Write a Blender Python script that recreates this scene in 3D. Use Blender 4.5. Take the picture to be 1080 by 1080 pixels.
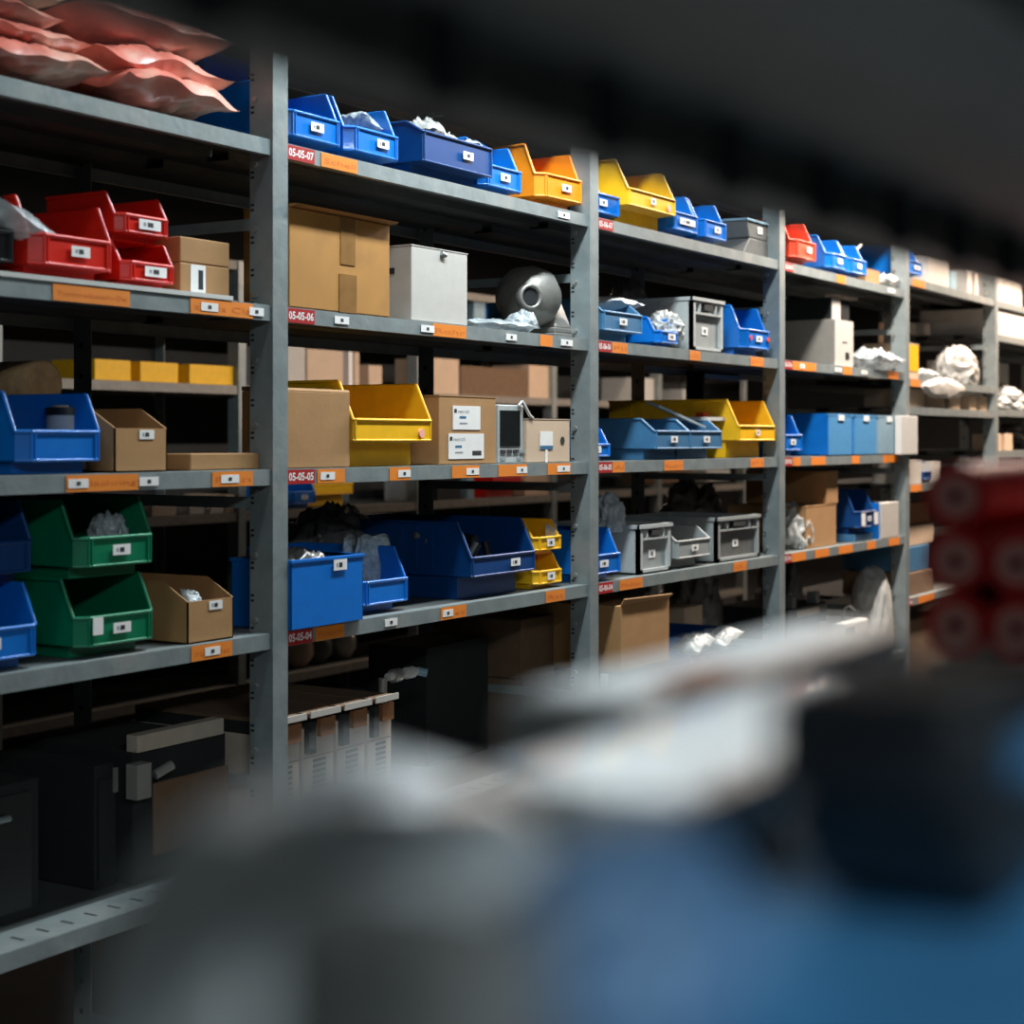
import bpy, math, random
from mathutils import Vector, noise, Matrix
for o in list(bpy.data.objects): bpy.data.objects.remove(o)
SC = bpy.context.scene
COL = SC.collection
# ------------------------------------------------------------------ camera
H = 1.5                      # eye height
FPX = 1750.0                 # focal length in pixels of the 1080 frame
T = math.atan(1076.0/FPX)    # angle between the line of sight and the rack
CT, ST = math.cos(T), math.sin(T)
VX, VY = 1616.0, 463.0
cam = bpy.data.cameras.new('camera'); camo = bpy.data.objects.new('camera', cam); COL.objects.link(camo)
camo.location = (0, 0, H); camo.rotation_euler = (math.pi/2, 0, -(math.pi/2-T))
cam.sensor_width = 36; cam.lens = FPX/1080*36; cam.shift_y = -(540-VY)/1080
cam.clip_start = 0.02
cam.dof.use_dof = True; cam.dof.focus_distance = 4.1; cam.dof.aperture_fstop = 3.5
SC.camera = camo
# ------------------------------------------------------------------ light, exposure
w = bpy.data.worlds.new('world'); SC.world = w; w.use_nodes = True
w.node_tree.nodes['Background'].inputs[0].default_value = (0.55, 0.72, 0.8, 1)
w.node_tree.nodes['Background'].inputs[1].default_value = 0.02
SC.view_settings.view_transform = 'Standard'; SC.view_settings.look = 'None'
SC.view_settings.exposure = 0.0; SC.view_settings.gamma = 1.0; SC.view_settings.use_curve_mapping = False
def area(name, x, y, z, sx, sy, power, col):
    l = bpy.data.lights.new(name, 'AREA'); l.shape = 'RECTANGLE'; l.size = sx; l.size_y = sy; l.energy = power; l.color = col
    o = bpy.data.objects.new(name, l); COL.objects.link(o); o.location = (x, y, z); return o
WARM = (1, .77, .60); COOL = (.80, .94, 1)
AISLE_LAMPS = [(0.9, 1.78, 7, COOL), (3.5, 1.78, 80, COOL), (6.1, 1.78, 118, (1, .92, .83)), (8.7, 1.78, 165, WARM), (11.3, 1.78, 115, WARM), (13.9, 1.78, 90, WARM)]
BACK_LAMPS = [(6.4, 4.45, 5, WARM), (8.2, 4.45, 14, WARM), (11.4, 4.45, 20, WARM)]
NEAR_LAMPS = [(-0.3, -2.0, 85, COOL), (-1.6, -1.6, 60, COOL)]
for (x, y, p, c) in AISLE_LAMPS + BACK_LAMPS + NEAR_LAMPS:
    area('lamp_light', x, y, 3.12, 1.4, .16, p, c)

# ------------------------------------------------------------------ helpers
FY = 2.296                   # plane of the shelf fronts
BAY = 1.4
X1 = 2.80                    # right edge of the first upright in view
def zc(u, y): return FPX*y/(CT*(VX-u))
def XA(u, y=FY):             # position along the rack of a point in plane y
    z = zc(u, y); return z*CT + (u-540)/FPX*z*ST
def ZA(u, v, y=FY): return H + (VY-v)/FPX*zc(u, y)
LV = {1: H+.64, 2: H+.286, 3: H-.065, 4: H-.415, 5: H-.907}
R = random.Random(5)

def newmat(name, col, rough=.5, metal=0, alpha=1, var=.12, scale=30, bump=0, bscale=60, coat=0, emit=None, trans=0, col2=None, c2scale=6, c2=(.55,.7)):
    m = bpy.data.materials.new(name); m.use_nodes = True; nt = m.node_tree
    b = nt.nodes['Principled BSDF']
    b.inputs['Roughness'].default_value = rough; b.inputs['Metallic'].default_value = metal
    b.inputs['Alpha'].default_value = alpha; b.inputs['Coat Weight'].default_value = coat
    b.inputs['Transmission Weight'].default_value = trans
    if emit:
        b.inputs['Emission Color'].default_value = (*emit[0], 1); b.inputs['Emission Strength'].default_value = emit[1]
    tc = nt.nodes.new('ShaderNodeTexCoord'); n = nt.nodes.new('ShaderNodeTexNoise'); n.inputs['Scale'].default_value = scale; n.inputs['Detail'].default_value = 4
    nt.links.new(tc.outputs['Object'], n.inputs['Vector'])
    r = nt.nodes.new('ShaderNodeValToRGB')
    r.color_ramp.elements[0].position = .3; r.color_ramp.elements[1].position = .7
    r.color_ramp.elements[0].color = (*[c*(1-var) for c in col], 1); r.color_ramp.elements[1].color = (*[min(1, c*(1+var)) for c in col], 1)
    nt.links.new(n.outputs['Fac'], r.inputs['Fac'])
    out = r.outputs['Color']
    if col2:
        n2 = nt.nodes.new('ShaderNodeTexNoise'); n2.inputs['Scale'].default_value = c2scale; n2.inputs['Detail'].default_value = 5
        nt.links.new(tc.outputs['Object'], n2.inputs['Vector'])
        r2 = nt.nodes.new('ShaderNodeValToRGB'); r2.color_ramp.elements[0].position = c2[0]; r2.color_ramp.elements[1].position = c2[1]
        nt.links.new(n2.outputs['Fac'], r2.inputs['Fac'])
        mx = nt.nodes.new('ShaderNodeMix'); mx.data_type = 'RGBA'
        nt.links.new(r2.outputs['Color'], mx.inputs['Factor']); nt.links.new(out, mx.inputs[6]); mx.inputs[7].default_value = (*col2, 1)
        out = mx.outputs[2]
    nt.links.new(out, b.inputs['Base Color'])
    if bump:
        n3 = nt.nodes.new('ShaderNodeTexNoise'); n3.inputs['Scale'].default_value = bscale; n3.inputs['Detail'].default_value = 3
        nt.links.new(tc.outputs['Object'], n3.inputs['Vector'])
        bp = nt.nodes.new('ShaderNodeBump'); bp.inputs['Strength'].default_value = bump; bp.inputs['Distance'].default_value = .01
        nt.links.new(n3.outputs['Fac'], bp.inputs['Height']); nt.links.new(bp.outputs['Normal'], b.inputs['Normal'])
    return m
M = {
 'steel': newmat('galvanised_steel', (.265,.30,.302), .42, .35, var=.12, scale=18, bump=.08, col2=(.32,.33,.32), c2scale=9),
 'steel_dark': newmat('dull_steel', (.24,.22,.195), .6, .3),
 'steel_deck': newmat('shaded_steel_deck', (.085,.09,.088), .6, .3, var=.2, scale=8),  # same steel, with the shade under and inside the shelves put into the colour
 'steel_raw': newmat('worn_steel', (.42,.40,.37), .35, .6),
 'blue': newmat('blue_plastic', (.003,.15,.55), .33, var=.06, coat=.1),
 'blue_near': newmat('dull_blue_plastic', (.012,.11,.24), .95, var=.1),
 'blue_wrap': newmat('pale_blue_wrap', (.07,.15,.27), .5, var=.25, bump=.4, bscale=30),
 'blue_light': newmat('pale_blue_plastic', (.08,.27,.52), .38, var=.06),
 'blue_grey': newmat('dusty_blue_plastic', (.05,.16,.30), .45, var=.1),
 'blue_pale': newmat('blue_grey_plastic', (.22,.34,.42), .45, var=.06),
 'navy': newmat('navy_plastic', (.0015,.045,.175), .4, var=.08),
 'red': newmat('red_plastic', (.62,.014,.006), .35, var=.06, coat=.1),
 'redor': newmat('orange_red_plastic', (.78,.07,.03), .38, var=.06),
 'orange': newmat('orange_plastic', (.93,.27,.01), .38, var=.06),
 'yellow': newmat('yellow_plastic', (.88,.46,.012), .38, var=.06),
 'green': newmat('green_plastic', (.0,.17,.075), .36, var=.06, coat=.1),
 'card': newmat('brown_cardboard', (.37,.19,.073), .8, var=.08, scale=12, bump=.05),
 'card_or': newmat('orange_brown_cardboard', (.42,.19,.04), .75, var=.10, scale=7, col2=(.27,.12,.03), c2scale=5, c2=(.5,.7)),
 'card_pale': newmat('pale_cardboard', (.56,.40,.28), .8, var=.06, scale=10),
 'card_dark': newmat('dark_cardboard', (.15,.085,.045), .85),
 'white_box': newmat('offwhite_carton', (.47,.43,.39), .7, var=.04),
 'white': newmat('white_paper', (.78,.74,.71), .7, var=.03),
 'white_pl': newmat('white_plastic', (.57,.55,.52), .45, var=.04),
 'tape': newmat('brown_packing_tape', (.26,.13,.045), .25, var=.12),
 'orange_label': newmat('orange_label', (.74,.20,.010), .7, var=.04),
 'orange_ink': newmat('faded_ink', (.62,.13,.01), .8),
 'red_label': newmat('red_label', (.38,.005,.008), .5, var=.05),
 'ink': newmat('black_ink', (.02,.02,.025), .6),
 'blue_ink': newmat('blue_print', (.02,.12,.25), .6),
 'grey_ink': newmat('grey_print', (.25,.27,.28), .6),
 'grey': newmat('grey_plastic', (.30,.31,.30), .45, var=.06),
 'grey_lt': newmat('light_grey_plastic', (.42,.43,.42), .45, var=.06),
 'grey_dk': newmat('dark_grey_plastic', (.11,.11,.105), .5),
 'taupe': newmat('taupe_grey_metal', (.26,.24,.215), .5, var=.06),
 'beige': newmat('beige_casing', (.47,.38,.30), .6, var=.08),
 'black': newmat('black_plastic', (.012,.013,.014), .4),
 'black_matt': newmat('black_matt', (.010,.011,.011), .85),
 'screen': newmat('dark_glass', (.012,.014,.014), .12),
 'rust': newmat('rusty_orange_metal', (.25,.10,.035), .6),
 'cast': newmat('cast_aluminium', (.27,.25,.225), .45, .5, bump=.1, bscale=80),
 'pinkfoam': newmat('pink_film', (.70,.20,.145), .32, var=.35, scale=9, bump=.35, bscale=22, coat=.4, col2=(.68,.44,.34), c2scale=7, c2=(.5,.68)),
 'beigefilm': newmat('beige_film', (.55,.42,.30), .32, var=.2, scale=9, bump=.35, bscale=22, coat=.4),
 'clear': newmat('clear_polythene', (.52,.56,.58), .2, alpha=.62, var=.35, scale=25, bump=.5, bscale=45, coat=.5),
 'bubble': newmat('bubble_wrap', (.58,.66,.68), .22, alpha=.75, var=.35, scale=45, bump=.9, bscale=120, coat=.5),
 'white_bag': newmat('white_polythene', (.50,.48,.45), .35, var=.18, scale=18, bump=.4, bscale=30, coat=.2),
 'grey_bag': newmat('grey_polythene', (.50,.52,.52), .35, var=.25, scale=14, bump=.5, bscale=25, coat=.3),
 'dark_bag': newmat('dark_polythene', (.14,.13,.12), .28, var=.4, scale=22, bump=.6, bscale=30, coat=.5),
 'concrete': newmat('grey_concrete', (.07,.07,.07), .7, var=.15, scale=3),
 'wall': newmat('grey_wall_paint', (.03,.03,.03), .85, var=.06, scale=2),
 'ceil': newmat('dark_ceiling_paint', (.05,.05,.05), .9, var=.06, scale=2),
 'tube': newmat('lit_tube', (.9,.9,.9), .4, emit=((1,.95,.88), 4)),
 'red_roll': newmat('red_roll_plastic', (.80,.022,.02), .5, var=.06),
 'pink_end': newmat('pale_pink_core', (.92,.40,.32), .6, var=.05),
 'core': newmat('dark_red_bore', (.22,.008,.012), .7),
 'wood': newmat('cut_wood', (.45,.27,.13), .75, var=.2, scale=40),
}

class MB:
    def __init__(s): s.v=[]; s.f=[]; s.m=[]; s.mats=[]; s.sm=[]
    def mi(s, m):
        if m not in s.mats: s.mats.append(m)
        return s.mats.index(m)
    def faces(s, pts, fs, m, smooth=False):
        b=len(s.v); s.v += [tuple(p) for p in pts]; k=s.mi(m)
        for f in fs: s.f.append([b+i for i in f]); s.m.append(k); s.sm.append(smooth)
    def quad(s, a,b,c,d, m): s.faces([a,b,c,d], [(0,1,2,3)], m)
    def box(s, x0,x1,y0,y1,z0,z1, m):
        p=[(x0,y0,z0),(x1,y0,z0),(x1,y1,z0),(x0,y1,z0),(x0,y0,z1),(x1,y0,z1),(x1,y1,z1),(x0,y1,z1)]
        s.faces(p, [(0,3,2,1),(4,5,6,7),(0,1,5,4),(1,2,6,5),(2,3,7,6),(3,0,4,7)], m)
    def frus(s, a, b, m):    # a,b = (x0,x1,y0,y1,z)
        p=[(a[0],a[2],a[4]),(a[1],a[2],a[4]),(a[1],a[3],a[4]),(a[0],a[3],a[4]),(b[0],b[2],b[4]),(b[1],b[2],b[4]),(b[1],b[3],b[4]),(b[0],b[3],b[4])]
        s.faces(p, [(0,3,2,1),(4,5,6,7),(0,1,5,4),(1,2,6,5),(2,3,7,6),(3,0,4,7)], m)
    def cyl(s, p0, p1, r0, m, r1=None, n=20, caps=True):
        r1 = r0 if r1 is None else r1
        p0=Vector(p0); p1=Vector(p1); d=(p1-p0).normalized()
        a = d.orthogonal().normalized(); c = d.cross(a)
        pts=[]
        for (p,r) in ((p0,r0),(p1,r1)):
            for i in range(n):
                t=2*math.pi*i/n; pts.append(p+(a*math.cos(t)+c*math.sin(t))*r)
        s.faces(pts, [(i,(i+1)%n,n+(i+1)%n,n+i) for i in range(n)], m, True)
        if caps:
            s.faces(pts[:n], [tuple(range(n))[::-1]], m); s.faces(pts[n:], [tuple(range(n))], m)
    def lathe(s, o, ax, prof, m, n=24):     # prof = [(distance along ax, radius)]
        o=Vector(o); ax=Vector(ax).normalized(); a=ax.orthogonal().normalized(); c=ax.cross(a); pts=[]
        for (h,r) in prof:
            for i in range(n):
                t=2*math.pi*i/n; pts.append(o+ax*h+(a*math.cos(t)+c*math.sin(t))*r)
        fs=[]
        for k in range(len(prof)-1):
            for i in range(n): fs.append((k*n+i,k*n+(i+1)%n,(k+1)*n+(i+1)%n,(k+1)*n+i))
        s.faces(pts, fs, m, True)
        s.faces(pts[:n], [tuple(range(n))[::-1]], m); s.faces(pts[-n:], [tuple(range(n))], m)
    def tube(s, path, r, m, n=8):
        path=[Vector(p) for p in path]
        for i in range(len(path)-1): s.cyl(path[i], path[i+1], r, m, n=n)
    def text(s, txt, x0, x1, z0, z1, y, m, bold=0):   # text fitted in a rectangle facing -Y
        c = bpy.data.curves.new('t','FONT'); c.body = txt; c.resolution_u = 2; c.offset = bold
        o = bpy.data.objects.new('t', c); COL.objects.link(o)
        dg = bpy.context.evaluated_depsgraph_get(); me = bpy.data.meshes.new_from_object(o.evaluated_get(dg))
        if len(me.vertices):
            xs=[v.co.x for v in me.vertices]; ys=[v.co.y for v in me.vertices]
            kx=(x1-x0)/(max(xs)-min(xs)); ky=(z1-z0)/(max(ys)-min(ys))
            pts=[(x0+(v.co.x-min(xs))*kx, y, z0+(v.co.y-min(ys))*ky) for v in me.vertices]
            s.faces(pts, [tuple(p.vertices) for p in me.polygons], m)
        bpy.data.objects.remove(o); bpy.data.curves.remove(c); bpy.data.meshes.remove(me)
    def mesh(s, name):
        me = bpy.data.meshes.new(name); me.from_pydata(s.v, [], s.f)
        for m in s.mats: me.materials.append(M[m])
        for p,k,q in zip(me.polygons, s.m, s.sm): p.material_index=k; p.use_smooth=q
        me.update(); return me
    def build(s, name, parent=None, loc=(0,0,0), rz=0, bevel=0, solid=0):
        return mkobj(name, s.mesh(name), parent, loc, rz, bevel, solid)
def mkobj(name, me, parent=None, loc=(0,0,0), rz=0, bevel=0, solid=0):
    o = bpy.data.objects.new(name, me); COL.objects.link(o); o.location = loc; o.rotation_euler = (0,0,rz)
    if parent: o.parent = parent
    if solid:
        q=o.modifiers.new('s','SOLIDIFY'); q.thickness=solid; q.offset=-1; q.use_even_offset=True
    if bevel:
        q=o.modifiers.new('b','BEVEL'); q.width=bevel; q.segments=2; q.limit_method='ANGLE'; q.angle_limit=math.radians(40)
    return o
def tag(o, label, cat, group=None, kind=None):
    o['label']=label; o['category']=cat
    if group: o['group']=group
    if kind: o['kind']=kind
    return o
def thing(name, label, cat, loc, rz=0, group=None):
    o = bpy.data.objects.new(name, None); COL.objects.link(o); o.location=loc; o.rotation_euler=(0,0,rz); o.empty_display_size=.05
    return tag(o, label, cat, group)
def struct(o): o['kind']='structure'; return o

# ------------------------------------------------------------------ structure
b=MB(); b.box(-3,18,-2.5,8,-.05,0,'concrete'); struct(b.build('floor'))
b=MB(); b.box(-3,18,-2.5,8,3.3,3.35,'ceil'); struct(b.build('ceiling'))
b=MB(); b.box(-3,18,8,8.1,0,3.3,'wall'); struct(b.build('wall_back'))
b=MB(); b.box(-3,18,-2.6,-2.5,0,3.3,'wall'); struct(b.build('wall_front'))
b=MB(); b.box(-3.1,-3,-2.6,8.1,0,3.3,'wall'); struct(b.build('wall_left'))
b=MB(); b.box(18,18.1,-2.6,8.1,0,3.3,'wall'); struct(b.build('wall_right'))
ORD=['first','second','third','fourth','fifth','sixth']
for row,where in ((AISLE_LAMPS,'over the aisle in view'),(BACK_LAMPS,'over the aisle behind the labelled rack'),(NEAR_LAMPS,'over the aisle behind the near rack')):
  for i,(x,y,p,c) in enumerate(row):
    t = thing('ceiling_light', ORD[i]+' ceiling batten from the near end '+where, 'lamp', (x,y,3.16), group='fluorescent battens over the aisles')
    b=MB(); b.box(-.75,.75,-.09,.09,.06,.14,'white_pl'); b.build('housing', t)
    b=MB()
    for s in (-1,1): b.cyl((-.7,s*.045,.03),(.7,s*.045,.03),.014,'tube',n=10)
    b.build('tube', t)

# ------------------------------------------------------------------ racks
def upright(b_parent, x, fy, depth, z1, name='upright_frame', holes=True):
    """ladder frame, right edge of the front flange at x"""
    o=MB()
    o.box(x-.05, x, fy-.006, fy-.002, 0, z1, 'steel')          # front flange
    o.box(x-.05, x-.047, fy-.002, fy+.055, 0, z1, 'steel')     # web
    o.box(x-.05, x-.03, fy+.055, fy+.058, 0, z1, 'steel')
    yb=fy+depth
    o.box(x-.05, x, yb-.004, yb, 0, z1, 'steel')
    o.box(x-.05, x-.047, yb-.055, yb-.004, 0, z1, 'steel')
    z=.15
    k=0
    while z < z1-.5:
        o.box(x-.047, x-.044, fy+.05, yb-.05, z, z+.025, 'steel'); z+=.60
    if holes:
        z=.1
        while z < z1-.03:
            o.box(x-.0507, x-.05, fy+.046, fy+.055, z, z+.005, 'black_matt')
            o.box(x-.0507, x-.05, fy+.046, fy+.055, z+.011, z+.016, 'black_matt')
            o.box(x-.0512, x-.05, yb-.03, yb-.02, z, z+.012, 'black_matt')
            if k%2==0: o.cyl((x-.05,fy+.042,z+.03),(x-.056,fy+.042,z+.03),.0065,'steel_raw',n=10)
            k+=1; z+=.07
    return o.build(name, b_parent)
def shelf(parent, x0, x1, fy, depth, z, lip=.034, slots=False, mat='steel', name='shelf'):
    o=MB(); d=fy+depth
    st = .10 if slots else .035; dm = 'steel_deck'  # lit front strip in plain steel, rest of the deck coloured as shaded
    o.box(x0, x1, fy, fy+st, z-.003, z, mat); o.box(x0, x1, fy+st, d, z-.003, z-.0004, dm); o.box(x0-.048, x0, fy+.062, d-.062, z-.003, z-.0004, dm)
    o.box(x0, x1, fy-.001, fy+.002, z-lip, z-.001, mat)
    o.box(x0, x1, fy, fy+.018, z-lip, z-lip+.002, mat)
    o.box(x0, x1, fy+.016, fy+.018, z-lip, z-lip+.010, mat)
    o.box(x0, x1, d-.002, d, z-lip, z, mat); o.box(x0, x1, d-.018, d, z-lip, z-lip+.002, mat)
    for q in (.33,.66):
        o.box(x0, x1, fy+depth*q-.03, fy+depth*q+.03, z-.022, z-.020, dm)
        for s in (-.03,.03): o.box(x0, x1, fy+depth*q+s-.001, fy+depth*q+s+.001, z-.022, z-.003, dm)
    if slots:
        x=x0+.03
        while x<x1-.04:
            o.box(x,x+.006,fy+.03,fy+.062,z,z+.0006,'black_matt'); x+=.06
    return o.build(name, parent)

RACK = thing('shelving_rack', 'long grey galvanised shelving rack with labelled shelves full of storage bins', 'shelving', (0,0,0))
DEP=.59
for k in range(-1,8):
    upright(RACK, X1+k*BAY, FY, DEP, 2.62)
SH={}
lv_std=[(1,LV[1]),(2,LV[2]),(3,LV[3]),(4,LV[4]),(5,LV[5])]
for bay in range(-1,7):
    x0=X1+(bay-1)*BAY+.002; x1=X1+bay*BAY-.052
    if bay<=3: lv=lv_std
    elif bay==4: lv=[(1,H+.70),(2,H+.262),(25,H+.14),(3,H-.197),(4,H-.69),(5,H-1.2)]
    else: lv=[(1,H+.70),(2,H+.53),(25,H+.15),(3,H-.06),(4,H-.5),(5,H-1.0)]
    for (n,z) in lv:
        SH[(bay,n)]=(shelf(RACK,x0,x1,FY,DEP,z,slots=(n==5)), z)
    shelf(RACK,x0,x1,FY,DEP,H+.99+(.07 if bay>3 else 0))  # unseen top shelf, added to keep aisle lamp light off the rear rack
    SH[(bay,6)]=(shelf(RACK,x0,x1,FY,DEP,.12),.12)

# shelf labels
def lab(bay, lev, kind, u0, u1, txt='', white=None, hfrac=.86):
    sh,z = SH[(bay,lev)]; x0=XA(u0); x1=XA(u1)
    b=MB(); y=FY-.0018
    za=z-.034+.001; zb=z-.002
    if kind=='W': zc_=(za+zb)/2; za,zb=zc_-.0085,zc_+.0085
    m={'R':'red_label','O':'orange_label','W':'white'}[kind]
    yy={'R':.0006,'O':.0006,'W':.0016}[kind]
    b.box(x0,x1,y-yy,y,za,zb,m)
    y-=yy+.0003
    if kind=='R': b.text(txt or '05-05-05', x0+.004,x1-.004,za+.007,zb-.006,y,'white',.022)
    if kind=='O' and txt: b.text(txt, x0+.01+(.0 if not white else white),x1-.006,za+.008,zb-.011,y,'orange_ink')
    if kind=='W':
        c=(x0+x1)/2; b.box(c-.005,c+.005,y-.0002,y,za+.005,zb-.005,'ink')
    b.build({'R':'location_label','O':'orange_label','W':'barcode_label'}[kind], sh)
L=[(0,2,'O',55,136,'Typenreduzierh-Öst'),(0,2,'O',200,266,'zouls Cla'),(0,2,'W',211,229),(0,2,'W',262,277),
(0,3,'O',69,145,'x Flachring'),(0,3,'W',71,92),(0,3,'W',146,166),(0,3,'O',223,266,'Plan'),(0,3,'W',232,251),
(0,4,'O',201,244,'Plan Öst'),(0,4,'W',215,231),
(1,1,'R',302.5,331,'05-05-07'),(1,1,'O',338,376,'Schell'),(1,1,'W',588,600),
(1,2,'R',302.5,331,'05-05-06'),(1,2,'W',352,367),(1,2,'W',443,457),(1,2,'O',456,491,'Rohr'),(1,2,'W',533,544),(1,2,'O',569,582),(1,2,'W',591,603),
(1,3,'R',302.5,331,'05-05-05'),(1,3,'O',334,363,''),(1,3,'W',337,352),(1,3,'O',410,432,''),(1,3,'W',419,432),(1,3,'O',476,505),(1,3,'W',491,504),(1,3,'O',525,555),(1,3,'W',544,555),(1,3,'O',577,601),(1,3,'W',587,600),
(1,4,'R',302.5,329,'05-05-04'),(1,4,'O',332,362,'Kugelh'),(1,4,'W',405,418),(1,4,'O',464,491,'Öst'),(1,4,'W',466,477),(1,4,'O',575,595,'Rst'),
(2,1,'R',630.5,646,'05-06-07'),(2,2,'R',630.5,644,'05-06-06'),(2,2,'O',645,661,'Fil'),(2,2,'O',727,738,'Ö'),(2,2,'O',791,805,'Fl'),
(2,3,'R',630.5,645,'05-06-05'),(2,3,'O',645.5,658,'Al'),(2,3,'O',700,720,'Rohr'),(2,3,'O',791,805,'Fl'),
(2,4,'R',630.5,646,'05-06-04'),(2,4,'O',653,677,'Mutter'),(2,4,'O',773,787,'Öl'),
(3,1,'R',827.5,836,'05-07-07'),(3,1,'O',882,891),(3,1,'W',936,943),
(3,2,'R',827,835,'05-07-06'),(3,2,'O',835.5,860),(3,2,'W',843,848),(3,2,'O',889,898),(3,2,'W',880,887),(3,2,'W',908,914),(3,2,'O',936,947),
(3,3,'R',827,835,'05-07-05'),(3,3,'O',836,844),(3,3,'O',855,870),(3,3,'O',898,906),(3,3,'O',931,946),
(3,4,'R',827,834,'05-07-04'),(3,4,'O',834.5,849),(3,4,'O',859,874),(3,4,'O',884,899),(3,4,'O',914,923),(3,4,'O',937,948),
(4,1,'O',962,975),(4,3,'O',960,972),(4,4,'R',957.5,962,'05-08-04'),(4,4,'O',968,985),(4,2,'O',960,970)]
for a in L: lab(*a)

# ------------------------------------------------------------------ generic objects
BINS={'S':(.145,.092,.20),'M':(.205,.148,.34),'MM':(.225,.172,.36),'L':(.312,.197,.50),'LS':(.312,.197,.30),'F':(.245,.125,.40),'G':(.312,.135,.42)}
BC={}
def bin_mesh(style, mat):
    key=(style,mat)
    if key in BC: return BC[key]
    w,h,d=BINS[style]; w2=w/2
    if style in 'SM' or style=='MM': ch=.10*w; zn=.14*h; zl=.52*h; yb=.14*d if style!='S' else .16*d; ys=ch+.032; wb=w2-.07*w
    elif style in ('L','LS'): ch=.004; zn=.28*h; zl=.55*h; yb=.055; ys=.045; wb=w2-.012
    else: ch=.004; zn=.25*h; zl=(.80 if style=='G' else .70)*h; yb=.05; ys=.05; wb=w2-.012
    if style=='S': ys=ch+.024
    e=.03*h
    v=[];f=[]
    def P(*p): v.append(p); return len(v)-1
    r={}
    for s in (-1,1):
        r[s]=dict(B1=P(s*wb,yb,0),B2=P(s*wb,d-.01,0),N1=P(s*wb,yb,zn),N2=P(s*wb,d-.01,zn),
         F1=P(s*(w2-ch),0,zn+e),C1=P(s*w2,ch,zn+e),S2=P(s*w2,d,zn+e),
         F2=P(s*(w2-ch),0,zl),C2=P(s*w2,ch,zl),T1=P(s*w2,ys,h),T2=P(s*w2,d,h))
    a,c=r[-1],r[1]
    q=[('B1','B2'),]
    f.append((a['B1'],a['B2'],c['B2'],c['B1']))
    f.append((a['B1'],c['B1'],c['N1'],a['N1']))
    f.append((c['B2'],a['B2'],a['N2'],c['N2']))
    f.append((a['N1'],c['N1'],c['F1'],a['F1']))
    f.append((a['F1'],c['F1'],c['F2'],a['F2']))
    f.append((c['N2'],a['N2'],a['S2'],c['S2']))
    f.append((c['S2'],a['S2'],a['T2'],c['T2']))
    for (g,rev) in ((a,False),(c,True)):
        ff=[(g['B2'],g['B1'],g['N1'],g['N2']),(g['N1'],g['F1'],g['C1']),(g['N2'],g['N1'],g['C1'],g['S2']),(g['C1'],g['F1'],g['F2'],g['C2']),(g['S2'],g['C1'],g['C2'],g['T1'],g['T2'])]
        for x in ff: f.append(tuple(reversed(x)) if rev else x)
    t=.004
    # make inner shell by hand: solidify
    b=MB(); b.faces(v,f,mat); me=b.mesh('bin_shell')
    o=bpy.data.objects.new('tmp',me); COL.objects.link(o)
    md=o.modifiers.new('s','SOLIDIFY'); md.thickness=t; md.offset=-1; md.use_even_offset=True
    dg=bpy.context.evaluated_depsgraph_get(); me2=bpy.data.meshes.new_from_object(o.evaluated_get(dg))
    b=MB(); b.faces([x.co[:] for x in me2.vertices],[tuple(p.vertices) for p in me2.polygons],mat)
    bpy.data.objects.remove(o)
    # rim strips
    def strip(p,q,rr=.0042):
        b.cyl(p,q,rr,mat,n=6)
    for s in (-1,1):
        F2=(s*(w2-ch),0,zl);C2=(s*w2,ch,zl);T1=(s*w2,ys,h);T2=(s*w2,d,h)
        strip(F2,C2);strip(C2,T1);strip(T1,T2)
        strip((s*(w2-ch),0,zn+e),(s*w2,ch,zn+e),.003)
        strip((s*(w2-ch),0,zn+e),(s*(w2-ch),0,zl),.003)
        # inner pillars on the side walls
        if style in ('L','LS'):
            for yy in ((.12,.17,.22,.36,.41) if style=='L' else (.12,.17,.22)): b.box(s*w2-.004 if s>0 else s*w2-.003, s*w2+.003 if s>0 else s*w2+.004, yy,yy+.018,zn+.02,h-.012,mat)
    strip((-(w2-ch),0,zl),((w2-ch),0,zl)); strip((-(w2-ch),0,zn+e),((w2-ch),0,zn+e),.003); strip((-w2,d,h),(w2,d,h))
    if style in('S','M','MM'):   # card holder frame on the nose
        k=w2-ch-.008
        for s in (-1,1): b.box(s*k-.0015,s*k+.0015,-.003,0,zn+e,zl,mat)
    b2=b.mesh('bin_shell'); BC[key]=(b2,dict(w=w,h=h,d=d,zn=zn+e,zl=zl)); return BC[key]
def card_on(parent, xc, zc_, w=.046, h=.02, y=-.0035, mark=True, name='label_card'):
    b=MB(); b.box(xc-w/2,xc+w/2,y-.0012,y,zc_-h/2,zc_+h/2,'white')
    if mark: b.box(xc-w*.12,xc+w*.14,y-.0016,y-.0011,zc_-h*.22,zc_+h*.22,'ink'); b.box(xc-w*.30,xc-w*.2,y-.0016,y-.0011,zc_-h*.18,zc_+h*.18,'grey_ink')
    return b.build(name,parent)
def bin_(style, mat, u1, lev, label, bay=None, z=None, y=FY+.012, card=0, rz=0, ur=True, cw=.046, group=None, name='storage_bin'):
    """open-fronted bin whose front right corner shows at column u1"""
    me,D=bin_mesh(style,mat)
    x=XA(u1,y)-D['w']/2
    zz=(z if z is not None else (SH[(bay,lev)][1] if bay is not None else LV[lev]))+.0008
    t=thing(name,label,'storage bin',(x,y,zz),rz,group)
    mkobj('bin_body',me,t)
    if card is not None: card_on(t, card*D['w'], (D['zn']+D['zl'])/2+.002, cw)
    t['h']=D['h']; return t
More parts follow.
